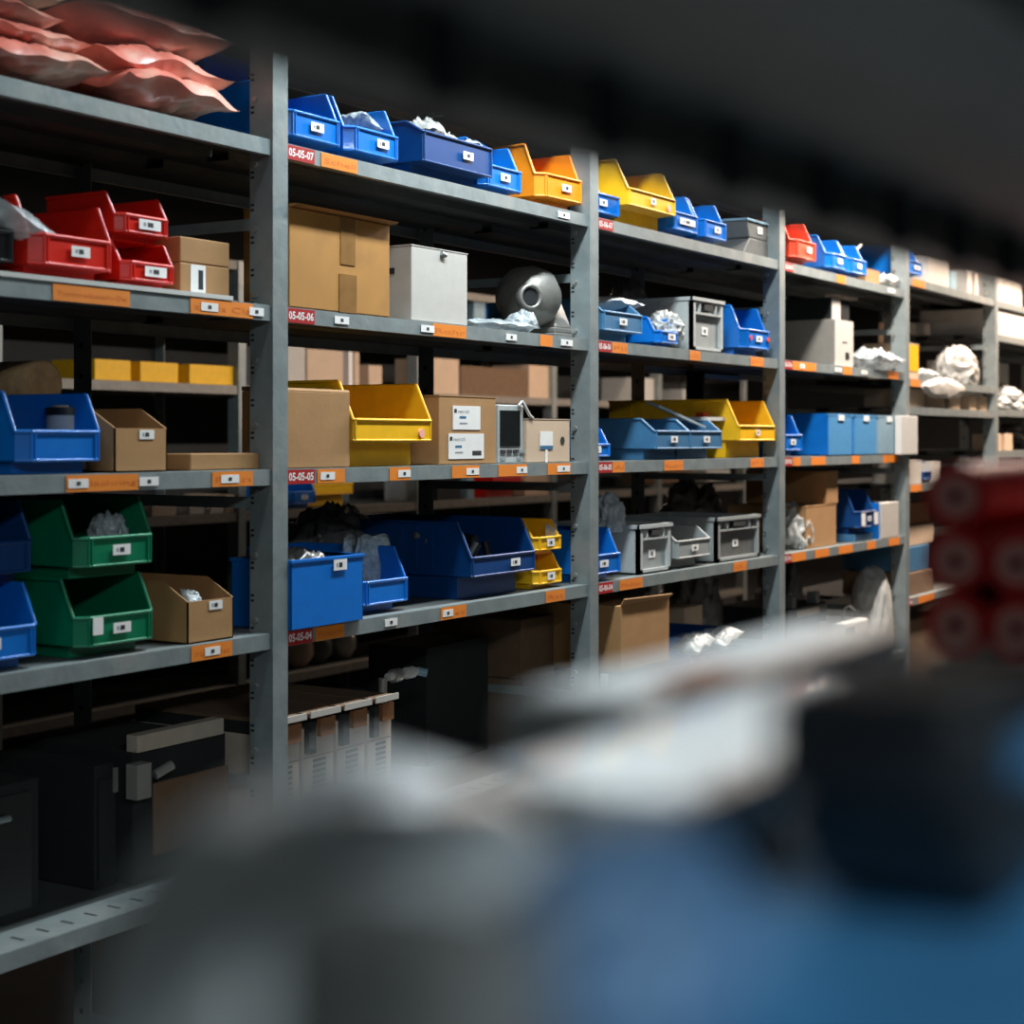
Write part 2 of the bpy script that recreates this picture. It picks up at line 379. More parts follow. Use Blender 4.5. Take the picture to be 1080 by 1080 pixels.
def carton(u0,u1,vtop,label,lev=None,z=None,y=FY+.015,d=.25,mat='card',tape=None,rz=0,name='cardboard_box',cat='box',lid=True,u_ref=None,h=None,bay=None,over=0):
    x0=XA(u0,y); x1=XA(u1,y); zz=(z if z is not None else (SH[(bay,lev)][1] if bay is not None else LV[lev]))+.0008
    ur=u_ref or u1
    hh=h if h else ZA(ur,vtop,y)-zz
    t=thing(name,label,cat,((x0+x1)/2,y,zz),rz)
    w2=(x1-x0)/2
    b=MB(); b.box(-w2,w2,0,d,0,hh,mat)
    b.build('carton_body',t,bevel=.0025)
    if lid:
        b=MB(); b.box(-w2-.001,w2+.001,-.001,d/2-.0015,hh,hh+.0025,mat); b.box(-w2-.001,w2+.001,d/2+.0015,d+.001,hh,hh+.0025,mat)
        b.build('flap',t)
    if tape:
        b=MB()
        xa,xb,zlow=tape; xa=-w2+xa*2*w2; xb=-w2+xb*2*w2
        b.box(xa,xb,-.0015,-.0002,hh*zlow,hh+.003,'tape'); b.box(xa,xb,-.0015,d*.9,hh+.0026,hh+.0035,'tape'); b.build('packing_tape',t)
    t['w2']=w2; t['hh']=hh; return t
def open_carton(u0,u1,lev,label,hf=.085,hb=.125,d=.3,y=FY+.012,card=.1,bay=0):
    x0=XA(u0,y);x1=XA(u1,y);w2=(x1-x0)/2
    t=thing('cardboard_bin',label,'cardboard bin',((x0+x1)/2,y,LV[lev]+.0008))
    b=MB(); th=.003; m='card'
    b.box(-w2,w2,0,d,0,th,m); b.box(-w2,w2,0,th,0,hf,m); b.box(-w2,w2,d-th,d,0,hb,m)
    for s in (-1,1):
        xa,xb=(s*w2-th,s*w2) if s>0 else (s*w2,s*w2+th)
        pr=[(0,0),(d,0),(d,hb),(.07,hb),(0,hf)]
        n=len(pr); pts=[(xa,p[0],p[1]) for p in pr]+[(xb,p[0],p[1]) for p in pr]
        b.faces(pts,[tuple(range(n)),tuple(range(2*n-1,n-1,-1))]+[(i,n+i,n+(i+1)%n,(i+1)%n) for i in range(n)],m)
    b.build('carton_body',t)
    card_on(t,card*2*w2,hf-.012,.04,.018,y=-.0004)
    return t
def pillow_mesh(l,w,h,seed,mat,crum=.25,pinch=.35):
    b=MB(); n=44; m=24; pts=[]; f=[]
    rr=random.Random(seed); off=Vector((rr.random()*50,rr.random()*50,rr.random()*50))
    for side in (1,-1):
        for i in range(n+1):
            for j in range(m+1):
                a=2*i/n-1; c=2*j/m-1
                th=max(0,(1-abs(a)**2.4))**.6*max(0,(1-abs(c)**2.4))**.6
                x=a*l/2*(1-pinch*.25*(c*c)*(1-abs(a))) ; y=c*w/2*(1-.14*(a*a)*(1-abs(c)))
                p=Vector((a*3.2,c*2.4,side))
                nz=noise.noise(p+off)*.35-abs(noise.noise(p*1.1+off*2))*.6-abs(noise.noise(Vector((p.x*2.2+p.y*1.1,p.y*2.6,side))+off))*.5+.15
                z=side*h/2*th*(1+crum*nz*2.2)
                x+=noise.noise(Vector((c*3,a,0))+off)*l*.03*abs(a)**6; z+=noise.noise(Vector((a*2,c*2,9))+off)*h*.25*(1-th)
                pts.append((x,y,max(0.0005 if side<0 else .001,z+h/2)))
    S=(n+1)*(m+1)
    for i in range(n):
        for j in range(m):
            q=(i*(m+1)+j,(i+1)*(m+1)+j,(i+1)*(m+1)+j+1,i*(m+1)+j+1)
            f.append(q); f.append(tuple(S+k for k in reversed(q)))
    b.faces(pts,f,mat,True); return b.mesh('bag')
def rot_obj(o,r): o.rotation_euler=r; return o
def bag(name,label,cat,loc,l,w,h,seed,mat,rot=(0,0,0),crum=.3,parent=None,part=None):
    me=pillow_mesh(l,w,h,seed,mat,crum)
    o=mkobj(name,me,parent,loc); o.rotation_euler=rot
    if label: tag(o,label,cat)
    return o
def crumple(name,label,cat,loc,sx,sy,sz,seed,mat,amp=.45,parent=None,flat=.75,rot=(0,0,0),freq=2.2,sq=1.0):
    import bmesh
    bm=bmesh.new(); bmesh.ops.create_icosphere(bm,subdivisions=5,radius=1)
    rr=random.Random(seed); off=Vector((rr.random()*50,rr.random()*50,rr.random()*50))
    for v in bm.verts:
        p=v.co.copy(); k=abs(noise.noise(p*freq+off))*1.2+abs(noise.noise(p*freq*2.1+off))*.5
        r_=1-amp*k*1.2+amp*.3
        q=p*r_
        if sq!=1: q=Vector([math.copysign(abs(a_)**sq,a_) for a_ in q])
        z=q.z
        if z<-flat*.6: z=-flat*.6
        v.co=Vector((q.x*sx/2,q.y*sy/2,(z+flat*.6)*sz/(1+flat*.6)))
    me=bpy.data.meshes.new(name); bm.to_mesh(me); bm.free(); me.materials.append(M[mat])
    o=mkobj(name,me,parent,loc); o.rotation_euler=rot
    for p in me.polygons: p.use_smooth = (p.index%3!=0) or True
    if label: tag(o,label,cat)
    return o
def crate(u0,u1,vtop,label,lev,y=FY+.02,d=.38,mat='grey_lt',inner='grey',bay=2,z=None,frame=True,card=True):
    """stacking container with a framed recessed end and a grip hole"""
    x0=XA(u0,y);x1=XA(u1,y);zz=LV[lev]+.0008; h=ZA(u1,vtop,y)-zz; w2=(x1-x0)/2
    t=thing('stacking_crate',label,'crate',((x0+x1)/2,y,zz))
    b=MB(); s=.02; th=.004
    b.box(-w2,w2,.012,.016,0,h,inner); b.box(-w2,-w2+.004,.0,d,0,h,mat); b.box(w2-.004,w2,.0,d,0,h,mat); b.box(-w2,w2,d-.004,d,0,h,mat); b.box(-w2,w2,0,d,0,.005,mat)
    b.box(-w2,-w2+s,0,.014,0,h,mat); b.box(w2-s,w2,0,.014,0,h,mat); b.box(-w2,w2,0,.014,h-.012,h,mat); b.box(-w2,w2,0,.014,0,.014,mat)
    b.box(-w2+s,w2-s,0,.014,h*.70,h*.74,mat)
    for q in (-.33,.33): b.box(w2*q*1.6-.003,w2*q*1.6+.003,.0,.014,h*.72,h,mat)
    for q in (.3,.6): b.box(-w2-.004,-w2,d*q,d*q+.012,0,h,mat)
    b.box(-w2-.005,w2+.005,-.004,d+.004,h,h+.006,mat) if False else None
    for (a,c,e_,g) in ((-w2-.005,w2+.005,-.004,.008),(-w2-.005,w2+.005,d-.008,d+.004)): b.box(a,c,e_,g,h-.008,h+.003,mat)
    for s_ in (-1,1): b.box(*sorted((s_*(w2+.005),s_*(w2-.007))),.0,d,h-.008,h+.003,mat)
    b.build('crate_body',t)
    b=MB(); b.box(-w2*.28,w2*.28,-.002,.0115,h*.79,h*.90,'black_matt'); b.build('grip_hole',t)
    if card: card_on(t,-w2*.05,h*.40,.045,.026,y=.0115)
    return t

B0=LV
# ================================================================== BAY 0 (left)
# bags on the top shelf
px=XA
def bagpx(u0,u1,vt,vb,y,label,seed,mat,tilt=0,w=.26,rz=0):
    uc=(u0+u1)/2; x0=XA(u0,y);x1=XA(u1,y); h=(ZA(uc,vt,y)-ZA(uc,vb,y)); z=max(ZA(uc,vb,y),LV[1]+.003); x1-=.07
    return bag('plastic_bag',label,'bag',((x0+x1)/2,y,z),x1-x0,w,h,seed,mat,(0,tilt,rz),crum=.28)
bagpx(84,228,84,138,FY+.115,'crumpled pink film bag at the bottom right of the pile on the top left shelf',3,'pinkfoam',.02)
bagpx(60,222,56,106,FY+.15,'pink film bag squeezed in the middle of the pile with a fanned right end',8,'pinkfoam',.0)
bagpx(40,224,16,68,FY+.16,'long pink film bag lying on top of the pile on the top left shelf',12,'pinkfoam',-.01)
bagpx(-60,104,48,92,FY+.10,'pale pink film bag overhanging the shelf edge at the far left of the pile',21,'pinkfoam',.0,.22)
bagpx(-70,76,30,66,FY+.14,'red film bag second from the bottom at the left end of the pile',25,'pinkfoam',.0)
bagpx(-80,50,6,38,FY+.14,'flat pink film bag under the beige bag at the left end of the pile',31,'pinkfoam',0)
bagpx(-70,52,-22,20,FY+.15,'beige film bag on the very top at the left end of the pile',35,'beigefilm',0)
carton(214,262,62,'dark navy box behind the pink bags on the top left shelf',lev=1,y=FY+.33,d=.2,mat='navy',name='storage_box',lid=False,u_ref=250)
# second shelf
y=FY-.004
b=MB(); x0=XA(-150,y);x1=XA(246,y); b.box(x0,x1,y,y+.35,0,.009,'white_pl')
tag(b.build('liner_board',loc=(0,0,LV[2]+.0008)),'white board lying along the second shelf under the red bins','board')
ZL=LV[2]+.010
bin_('M','red',124,2,'large red bin with a rubbed rim at the front left of the second shelf',z=ZL,card=.02,y=FY+.02)
bin_('S','red',187,2,'small red bin under another, beside the two brown boxes',z=ZL,cw=.06,y=FY+.03,card=.05)
bin_('S','red',181,2,'small red bin stacked on top of its twin beside the large red bin',z=ZL+.093,cw=.06,y=FY+.04,card=.05)
bin_('M','black',22,2,'black bin half out of frame left of the large red bin',z=ZL,card=-.1,y=FY+.05)
bag('plastic_bag','clear plastic wrap sticking out over the front of the black bin','bag',(XA(12,FY+.07),FY+.07,ZL+.07),.22,.10,.05,41,'clear',(0,.35,.1))
t=carton(190,242,283,'small brown box with a white label under another box on the second shelf',z=ZL,d=.14,y=FY+.05,lid=False)
b=MB(); b.box(-.045,.0,-.0012,-.0002,.004,t['hh']-.002,'white'); b.box(-.022,-.008,-.0016,-.001,.012,t['hh']-.012,'ink'); b.build('white_label',t)
t2=carton(190,242,257,'small plain brown box on top of the labelled one by the upright',z=ZL+t['hh']+.001,d=.14,y=FY+.05,lid=False,h=.052)
# third shelf
bin_('M','blue',112,3,'blue bin holding a grey roll on the third shelf at far left',z=LV[3],card=None)
b=MB(); b.cyl((0,0,0),(0,0,.105),.042,'grey_lt',n=28); b.cyl((0,0,.105),(0,0,.12),.044,'black',n=28); b.cyl((0,0,.12),(0,0,.124),.03,'beige',n=28)
tag(b.build('lidded_jar',loc=(XA(72,FY+.13),FY+.13,LV[3]+.006)),'grey jar with a black lid standing in the blue bin','jar')
open_carton(121,176,3,'open brown cardboard bin right of the blue bin on the third shelf')
carton(201,274,478,'flat long brown box lying at the right end of the third shelf, left bay',lev=3,d=.16,y=FY+.03,lid=False,u_ref=250)
b=MB(); b.lathe((0,0,.05),(0,-1,0),[(0,.05),(.12,.05),(.121,.046)],'wood'); tag(b.build('wooden_roller',loc=(XA(3,FY+.40),FY+.40,LV[3]+.125)),'round cut wood end behind the blue bin at the left edge','roller')
b=MB(); b.box(-.1,.1,0,.12,0,.124,'grey_dk'); tag(b.build('grey_block',loc=(XA(3,FY+.32),FY+.28,LV[3]+.0008),bevel=.004),'dark grey block carrying the wooden roller behind the blue bin','block')
# fourth shelf
bin_('M','blue',45,4,'blue bin at the bottom of the stack at the left edge of the fourth shelf',z=LV[4],card=-.1)
bin_('M','navy',40,4,'dark blue bin on top of the stack at the left edge of the fourth shelf',z=LV[4]+.149,card=-.1,y=FY+.05)
g1=bin_('M','green',167,4,'green bin at the bottom of its stack with a white tag on its lip',z=LV[4],y=FY+.012)
b=MB(); b.box(-.078,-.052,-.007,-.006,.045,.078,'white'); b.build('white_tag',g1)
bin_('M','green',166.5,4,'green bin on top of the green stack with a clear bag inside',z=LV[4]+.149,y=FY+.016)
crumple('plastic_bag','clear bag standing up inside the upper green bin','bag',(XA(118,FY+.10),FY+.11,LV[4]+.155),.10,.08,.115,51,'clear',amp=.5)
open_carton(198,246,4,'open brown cardboard bin right of the green stack on the fourth shelf',d=.26)
bag('crumpled_paper','crumpled grey paper in the cardboard bin beside the green stack','paper',(XA(196,FY+.08),FY+.08,LV[4]+.07),.05,.05,.035,55,'grey_bag',(.9,.2,0))
# bottom: dark equipment
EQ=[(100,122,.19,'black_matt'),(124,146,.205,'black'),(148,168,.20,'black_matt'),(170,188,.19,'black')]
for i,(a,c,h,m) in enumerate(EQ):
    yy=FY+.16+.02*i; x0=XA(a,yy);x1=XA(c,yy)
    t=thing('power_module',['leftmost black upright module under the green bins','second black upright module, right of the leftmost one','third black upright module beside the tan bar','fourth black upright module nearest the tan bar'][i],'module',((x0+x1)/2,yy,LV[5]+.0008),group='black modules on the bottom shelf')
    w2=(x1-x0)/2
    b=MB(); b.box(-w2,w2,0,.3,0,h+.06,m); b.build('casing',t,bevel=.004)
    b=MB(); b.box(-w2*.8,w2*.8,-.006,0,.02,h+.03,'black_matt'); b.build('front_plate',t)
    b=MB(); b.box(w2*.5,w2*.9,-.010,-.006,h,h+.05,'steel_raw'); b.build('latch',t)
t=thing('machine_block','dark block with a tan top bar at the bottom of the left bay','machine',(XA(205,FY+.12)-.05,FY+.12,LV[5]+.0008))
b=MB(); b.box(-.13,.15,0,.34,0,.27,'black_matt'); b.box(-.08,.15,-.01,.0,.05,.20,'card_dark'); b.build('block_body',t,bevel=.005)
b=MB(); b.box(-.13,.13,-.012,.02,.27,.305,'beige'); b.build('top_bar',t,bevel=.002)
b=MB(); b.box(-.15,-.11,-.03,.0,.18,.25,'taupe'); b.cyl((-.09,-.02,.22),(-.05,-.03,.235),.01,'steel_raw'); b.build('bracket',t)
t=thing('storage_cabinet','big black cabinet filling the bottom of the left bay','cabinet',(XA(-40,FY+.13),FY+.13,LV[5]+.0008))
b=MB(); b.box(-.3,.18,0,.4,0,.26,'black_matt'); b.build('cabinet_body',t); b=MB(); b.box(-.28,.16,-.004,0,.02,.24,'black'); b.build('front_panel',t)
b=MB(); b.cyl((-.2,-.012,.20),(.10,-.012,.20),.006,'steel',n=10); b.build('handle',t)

# ================================================================== BAY 1
# top shelf
bin_('M','blue',363,1,'blue bin at the left end of the top shelf beside the tall upright',card=.0,z=LV[1])
bin_('M','blue',424,1,'blue bin with a clear bag inside, second on the top shelf',card=.1,z=LV[1])
bag('plastic_bag','clear crumpled bag in the second blue bin of the top shelf','bag',(XA(378,FY+.10),FY+.10,LV[1]+.09),.09,.08,.05,61,'clear',(0,.3,0))
bin_('G','navy',519,1,'wide dark blue low bin filled with white bags on the top shelf',card=.12,z=LV[1],y=FY+.0)
for i,(u,dy,l) in enumerate([(448,.07,.12),(470,.10,.13),(492,.06,.09)]):
    bag('white_bag','%s white crumpled bag in the wide dark blue bin'%['left','middle','right'][i],'bag',(XA(u,FY+dy),FY+dy,LV[1]+.085),l,.1,.075-.015*i,70+i,'white_bag',(0,.1,.2),crum=.6)
bin_('M','blue',553,1,'blue bin between the wide dark blue bin and the orange bin',card=.0,z=LV[1],y=FY+.03)
bin_('MM','orange',615,1,'orange bin at the right end of the top shelf',card=.05,z=LV[1],y=FY+.012,rz=-.06)
crumple('rag','orange cloth stuffed in the orange bin','cloth',(XA(594,FY+.12),FY+.12,LV[1]+.06),.1,.1,.07,77,'orange')
# second shelf
t=carton(305,411,236,'large orange-brown cardboard box with a tape strip on the second shelf',lev=2,d=.13,y=FY+.0,mat='card_or',rz=-.0,h=.218)
w2=t['w2'];hh=t['hh']
b=MB(); b.box(-.01,.055,-.0018,-.0004,.0,hh*.40,'tape'); b.box(-.005,.050,-.0016,-.0003,hh*.5,hh,'tape'); b.build('packing_tape',t)
b=MB(); b.box(.0,.05,-.0022,-.0017,hh*.80,hh*.97,'white_pl'); b.build('torn_label',t) if False else None
b=MB(); b.frus((-w2,w2+.006,-.012,.06,hh+.0005),(-w2,w2+.008,-.022,.05,hh+.006),'card_or'); b.build('front_flap',t)
t=carton(434,493,270,'off-white carton right of the large brown box on the second shelf',lev=2,d=.20,y=FY+.012,mat='white_box',h=.182)
b=MB(); b.box(-t['w2']-.001,-t['w2']-.0002,.05,.11,.115,.13,'ink'); b.build('printed_mark',t)
b=MB(); b.cyl((.0,-.003,t['hh']-.008),(.02,-.003,t['hh']-.012),.006,'grey',n=8); b.build('tear',t)
bag('plastic_bag','flat clear bag lying on the lip in front of the motor housing','bag',(XA(524,FY+.05),FY+.05,LV[2]+.001),.30,.10,.03,81,'clear',(0,0,0),crum=.6)
bag('plastic_bag','upright folded clear bag corner beside the motor housing','bag',(XA(548,FY+.06),FY+.06,LV[2]+.002),.08,.07,.06,83,'clear',(.2,.0,0),crum=.6)
t=thing('motor_housing','grey cast metal motor housing with a round port on the second shelf','motor',(XA(556,FY+.15),FY+.14,LV[2]+.0008))
b=MB(); b.lathe((-.10,.02,.115),(1,-.35,0),[(0,.03),(.01,.06),(.04,.082),(.09,.090),(.13,.082),(.16,.055),(.17,.03)],'cast',n=36); b.build('bell_housing',t)
b=MB(); b.lathe((-.095,-.045,.108),(-.6,-1,0),[(0,.036),(.030,.036),(.031,.027),(.016,.025)],'cast',n=28); b.build('port_ring',t)
b=MB(); b.lathe((-.098,-.05,.108),(-.6,-1,0),[(0,.023),(.019,.023)],'black_matt'); b.build('port_bore',t)
b=MB(); b.box(-.01,.12,-.09,.05,.0,.014,'cast'); b.box(-.005,.115,-.085,.045,.014,.03,'cast'); b.frus((.01,.10,-.08,.04,.03),(.03,.08,-.05,.03,.12),'cast'); b.build('foot_flange',t,bevel=.004)
# third shelf
t=carton(297,369,410,'plain brown cardboard box at the left end of the third shelf',lev=3,d=.34,y=FY+.008,lid=True,h=.173) if False else None
y=FY+.008; x0=X1+.004; x1=XA(369,y)
t=thing('cardboard_box','plain brown cardboard box left of the yellow bin on the third shelf','box',((x0+x1)/2,y,LV[3]+.0008))
w2=(x1-x0)/2; b=MB(); b.box(-w2,w2,0,.12,0,.170,'card'); b.build('carton_body',t,bevel=.0025)
b=MB(); b.frus((-w2,w2,0,.055,.1705),(-w2,w2,.004,.055,.176),'card'); b.frus((-w2,w2,.06,.12,.1705),(-w2,w2,.06,.12,.180),'card_dark'); b.build('flap',t)
t=bin_('LS','yellow',455,3,'large yellow bin on the third shelf between two brown boxes',z=LV[3],card=None,y=FY+.0)
b=MB(); b.cyl((.11,-.001,.078),(.11,-.0045,.078),.011,'pink_end',n=18); b.build('round_sticker',t)
t=carton(463,523,419,'brown cardboard box with two white address labels on the third shelf',lev=3,d=.24,y=FY+.012,h=.171)
w2=t['w2'];hh=t['hh']
for (nm,xa,xb,za,zb) in (('upper_label',-.072,.055,.088,.148),('lower_label',-.092,.072,.014,.078)):
    b=MB(); b.box(xa,xb,-.0015,-.0003,za,zb,'white')
    b.text('rexroth',xa+.022,xa+.075,zb-.019,zb-.009,-.0018,'grey_ink'); b.box(xa+.006,xa+.017,-.0018,-.0014,zb-.018,zb-.008,'ink')
    b.box(xa+.03,xa+.06,-.0018,-.0014,za+.028,za+.034,'blue_ink'); b.box(xa+.03,xa+.065,-.0018,-.0014,za+.014,za+.018,'grey_ink')
    if nm[0]=='l': b.box(xb-.055,xb-.012,-.0018,-.0014,za+.008,za+.02,'ink')
    b.build(nm,t)
y=FY+.02; x0=XA(525.5,y); x1=XA(552,y); w2=(x1-x0)/2
t=thing('panel_display','grey instrument with a tall dark screen and buttons on the third shelf','instrument',((x0+x1)/2,y,LV[3]+.0008))
b=MB(); b.box(-w2,w2,0,.09,0,.155,'grey_lt'); b.build('casing',t,bevel=.003)
b=MB(); b.box(-w2*.88,w2*.70,-.002,.0,.045,.140,'screen'); b.build('screen',t)
for i in range(4): 
    b=MB(); b.box(-w2*.85+i*.032,-w2*.85+i*.032+.024,-.003,0,.026,.036,'ink' if i<3 else 'grey'); b.build('button',t)
for i in (0,1):
    b=MB(); b.box((-w2*.85,w2*.45)[i],(-w2*.45,w2*.8)[i],-.002,0,.008,.016,'grey_ink'); b.build('key',t)
b=MB(); b.tube([(w2*.55,-.002,.153),(w2*.75,-.006,.165),(w2*.95,-.008,.15),(w2*1.25,-.01,.128),(w2*1.5,-.01,.121)],.004,'white_pl'); b.build('cable',t)
t=carton(555.5,601,442,'pale box with a blue striped label at the right end of the third shelf',lev=3,d=.2,y=FY+.012,mat='card_pale',h=.117)
b=MB(); b.box(-.048,.02,-.0014,-.0003,.04,.085,'white'); b.box(-.048,.02,-.0018,-.0013,.036,.046,'blue_ink'); b.box(-.02,-.008,-.0014,-.0003,.0,.036,'white'); b.build('printed_label',t)
b=MB(); b.lathe((.075,-.0005,.06),(0,-1,0),[(0,.011),(.001,.011)],'black_matt'); b.build('grip_hole',t)
# fourth shelf
y=FY-.012; x0=X1+.004; x1=XA(383,y); w2=(x1-x0)/2
t=thing('storage_box','straight-sided blue box at the left end of the fourth shelf, middle bay','storage box',((x0+x1)/2,y,LV[4]+.0008))
b=MB(); h=.152; th=.004
b.frus((-w2+.006,w2-.006,.004,.166,0),(-w2+.006,w2-.006,.004,.166,.004),'blue')
for a in ((-w2,w2,0,th),(-w2,w2,.17-th,.17),(-w2,-w2+th,0,.17),(w2-th,w2,0,.17)): b.box(a[0],a[1],a[2],a[3],0,h,'blue')
for a in ((-w2-.003,w2+.003,-.003,th),(-w2-.003,w2+.003,.17-th,.173),(-w2-.003,-w2+th,0,.17),(w2-th,w2+.003,0,.17)): b.box(a[0],a[1],a[2],a[3],h-.008,h,'blue')
b.build('box_body',t,bevel=.0015); card_on(t,w2*.30,h-.02,.048,.024,y=-.0035)
crumple('packing_bag','clear plastic packing lying in the straight-sided blue box','bag',((x0+x1)/2+.0,FY+.07,LV[4]+.03),.2,.13,.14,90,'dark_bag',amp=.3)
bin_('M','blue',434,4,'blue bin stuffed with bubble wrap right of the straight-sided blue box',z=LV[4],card=None,y=FY+.03)
for i,(u,dy,tl) in enumerate([(388,.12,-.10),(399,.10,.03),(411,.09,.14)]):
    b=MB(); n=9
    pts=[]
    for q in range(n+1):
        for r_ in range(9):
            x=-.04+.08*q/n; z=.165*r_/8
            pts.append((x+.004*math.sin(z*40+i), .012*math.sin(x*60+i*2)+.008*math.sin(z*35+x*40), z+.006*math.sin(x*90+i)))
    b.faces(pts,[(q*9+r_,(q+1)*9+r_,(q+1)*9+r_+1,q*9+r_+1) for q in range(n) for r_ in range(8)],'bubble',True)
    o=b.build('bubble_wrap',loc=(XA(u,FY+dy),FY+dy+.03,LV[4]+.012),solid=.006); o.rotation_euler=(-.08,tl,0)
    tag(o,'%s sheet of bubble wrap standing in the blue bin'%['left','middle','right'][i],'packaging')
crumple('dark_plastic','dark plastic sheeting heaped behind the bubble wrap','bag',(XA(352,FY+.42),FY+.42,LV[4]+.002),.42,.18,.24,99,'dark_bag',amp=.3)
bin_('L','navy',564,4,'large dark blue bin full of black parts on the fourth shelf',z=LV[4],card=.16,y=FY+.015)
for i in range(7):
    rr=random.Random(i+200); xx=XA(564)-.156+rr.uniform(-.1,.1); yy=FY+.08+rr.uniform(0,.3)
    b=MB(); b.cyl((-.03,0,0),(.03,0,rr.uniform(-.01,.02)),.014,'black',n=12); b.cyl((.03,0,.0),(.045,0,.002),.009,'steel_raw' if i in(2,5) else 'grey_dk',n=10)
    o=b.build('hose_fitting',loc=(xx,yy,LV[4]+.145+rr.uniform(0,.02)),rz=rr.uniform(0,3)); tag(o,'black hose fitting heaped in the large dark blue bin','fitting','black hose fittings in the dark blue bin')
b=MB()
for i in range(40):
    rr=random.Random(i+300); x=rr.uniform(-.12,.12); y=rr.uniform(-.16,.2); b.cyl((x,y,rr.uniform(-.05,-.01)),(x+rr.uniform(-.04,.04),y+rr.uniform(-.04,.04),rr.uniform(-.01,.03)),.012,'black',n=8)
o=b.build('small_black_parts',loc=(XA(564)-.156,FY+.22,LV[4]+.125)); tag(o,'loose heap of black parts filling the large dark blue bin','parts',kind='stuff')
bin_('S','yellow',594,4,'small yellow bin at the bottom of its stack of two by the upright',z=LV[4],y=FY+.03,cw=.04)
bin_('S','yellow',593.5,4,'small yellow bin on top, holding a white roll, by the upright',z=LV[4]+.093,y=FY+.03,cw=.04)
b=MB(); b.lathe((0,0,.03),(.5,-1,0),[(0,.03),(.03,.03),(.031,.024)],'white_pl'); tag(b.build('white_roll',loc=(XA(579,FY+.08),FY+.09,LV[4]+.12)),'round white roll standing in the upper small yellow bin','roll')
# bottom shelf
for i,(a,c) in enumerate([(285,316),(319,352),(355,385),(388,413)]):
    yy=FY+.026; x0=XA(a,yy);x1=XA(c,yy);w2=(x1-x0)/2
    t=thing('control_unit',['beige vented unit half hidden by the upright','second beige vented unit from the upright','third beige vented unit from the upright','rightmost beige vented unit with a rusty bracket'][i],'control unit',((x0+x1)/2,yy,LV[5]+.0008),group='beige vented units on the bottom shelf')
    h=.262
    b=MB(); b.box(-w2,w2,.0,.42,0,h,'beige'); b.build('casing',t,bevel=.004)
    b=MB(); b.box(-w2*.98,w2*.98,-.02,.40,h+.028,h+.036,'card_dark'); b.box(-w2*.95,w2*.95,.03,.4,h,h+.028,'black_matt'); b.build('top_plate',t)
    b=MB(); b.box(-w2*.95,w2*.98,-.022,-.018,h+.026,h+.04,'white_box'); b.build('plate_edge',t)
    b=MB(); b.box(-w2*.1,w2*.85,-.012,0,h-.022,h+.018,'rust'); b.build('terminal_bracket',t)
    b=MB(); b.box(-w2*.9,-w2*.45,-.014,0,h-.055,h+.015,'black_matt'); b.build('latch',t)
    b=MB()
    for k in range(7): b.box(-w2*.35,w2*.45,-.002,.0,h-.15+k*.012,h-.144+k*.012,'black_matt')
    b.build('vent_slots',t)
    b=MB(); b.box(-w2,w2,-.001,0,h-.066,h-.064,'card_dark'); b.build('seam',t)
b=MB(); b.cyl((0,0,0),(.13,0,0),.010,'white_pl'); b.cyl((.02,0,0),(.05,0,0),.017,'steel_raw'); b.cyl((.08,0,0),(.11,0,0),.015,'white_pl'); b.cyl((.13,0,0),(.145,-.02,-.006),.011,'blue_pale')
b.cyl((-.02,0,0),(-.02,0,-.31),.011,'steel_raw')
tag(b.build('pipe_fitting',loc=(XA(414,FY+.1)+.034,FY+.14,LV[5]+.312)),'white pipe fitting on a stem beside the rightmost vented unit','fitting')
t=carton(400,432,800,'small open pale box in front of the beige units',z=LV[5],y=FY-.03,d=.05,mat='white_box',h=.09)
y=FY+.32
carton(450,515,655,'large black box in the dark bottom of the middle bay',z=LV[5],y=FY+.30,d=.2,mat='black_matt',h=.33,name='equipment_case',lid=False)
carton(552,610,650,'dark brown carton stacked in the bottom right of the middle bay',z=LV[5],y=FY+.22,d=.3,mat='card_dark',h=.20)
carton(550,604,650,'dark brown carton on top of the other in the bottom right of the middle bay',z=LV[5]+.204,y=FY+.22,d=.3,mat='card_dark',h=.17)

# ================================================================== BAY 2
bin_('M','blue',656,1,'blue bin half behind the second tall upright on the top shelf',z=LV[1],card=-.1,y=FY+.03)
crumple('white_bag','white bag bulging from the blue bin behind the upright','bag',(XA(638,FY+.1),FY+.11,LV[1]+.06),.09,.1,.07,105,'white_bag')
t=bin_('L','yellow',712,1,'large yellow bin with a round sticker on the top shelf, bay beyond the middle one',z=LV[1],card=0,y=FY+.0,cw=.03)
b=MB(); b.cyl((.11,-.001,.078),(.11,-.0045,.078),.012,'pink_end',n=18); b.build('round_sticker',t)
bin_('M','blue',738,1,'blue bin with a big white label right of the yellow bin on the top shelf',z=LV[1],card=.02,cw=.11,y=FY+.012)
bin_('M','blue',768,1,'blue bin with a small label right of the one with the big label, top shelf',z=LV[1],card=.05,y=FY+.012)
y=FY+.04; x1=XA(818,y); x0=XA(783,y)
t=thing('grey_hopper','grey tapered hopper with a pale rim at the right end of the top shelf','hopper',((x0+x1)/2,y,LV[1]+.0008))
w2=(x1-x0)/2; b=MB(); b.frus((-w2,w2*.75,.0,.2,0),(-w2*.55,w2*.5,.0,.2,.065),'grey_dk'); b.frus((-w2*.6,w2*.7,0,.22,.066),(-w2*.75,w2,0,.24,.125),'grey_dk'); b.build('hopper_body',t,bevel=.004)
b=MB(); b.box(-w2*.78,w2*1.02,-.005,.245,.125,.133,'blue_pale'); b.build('rim',t); card_on(t,0,.098,.04,.024,y=-.002)
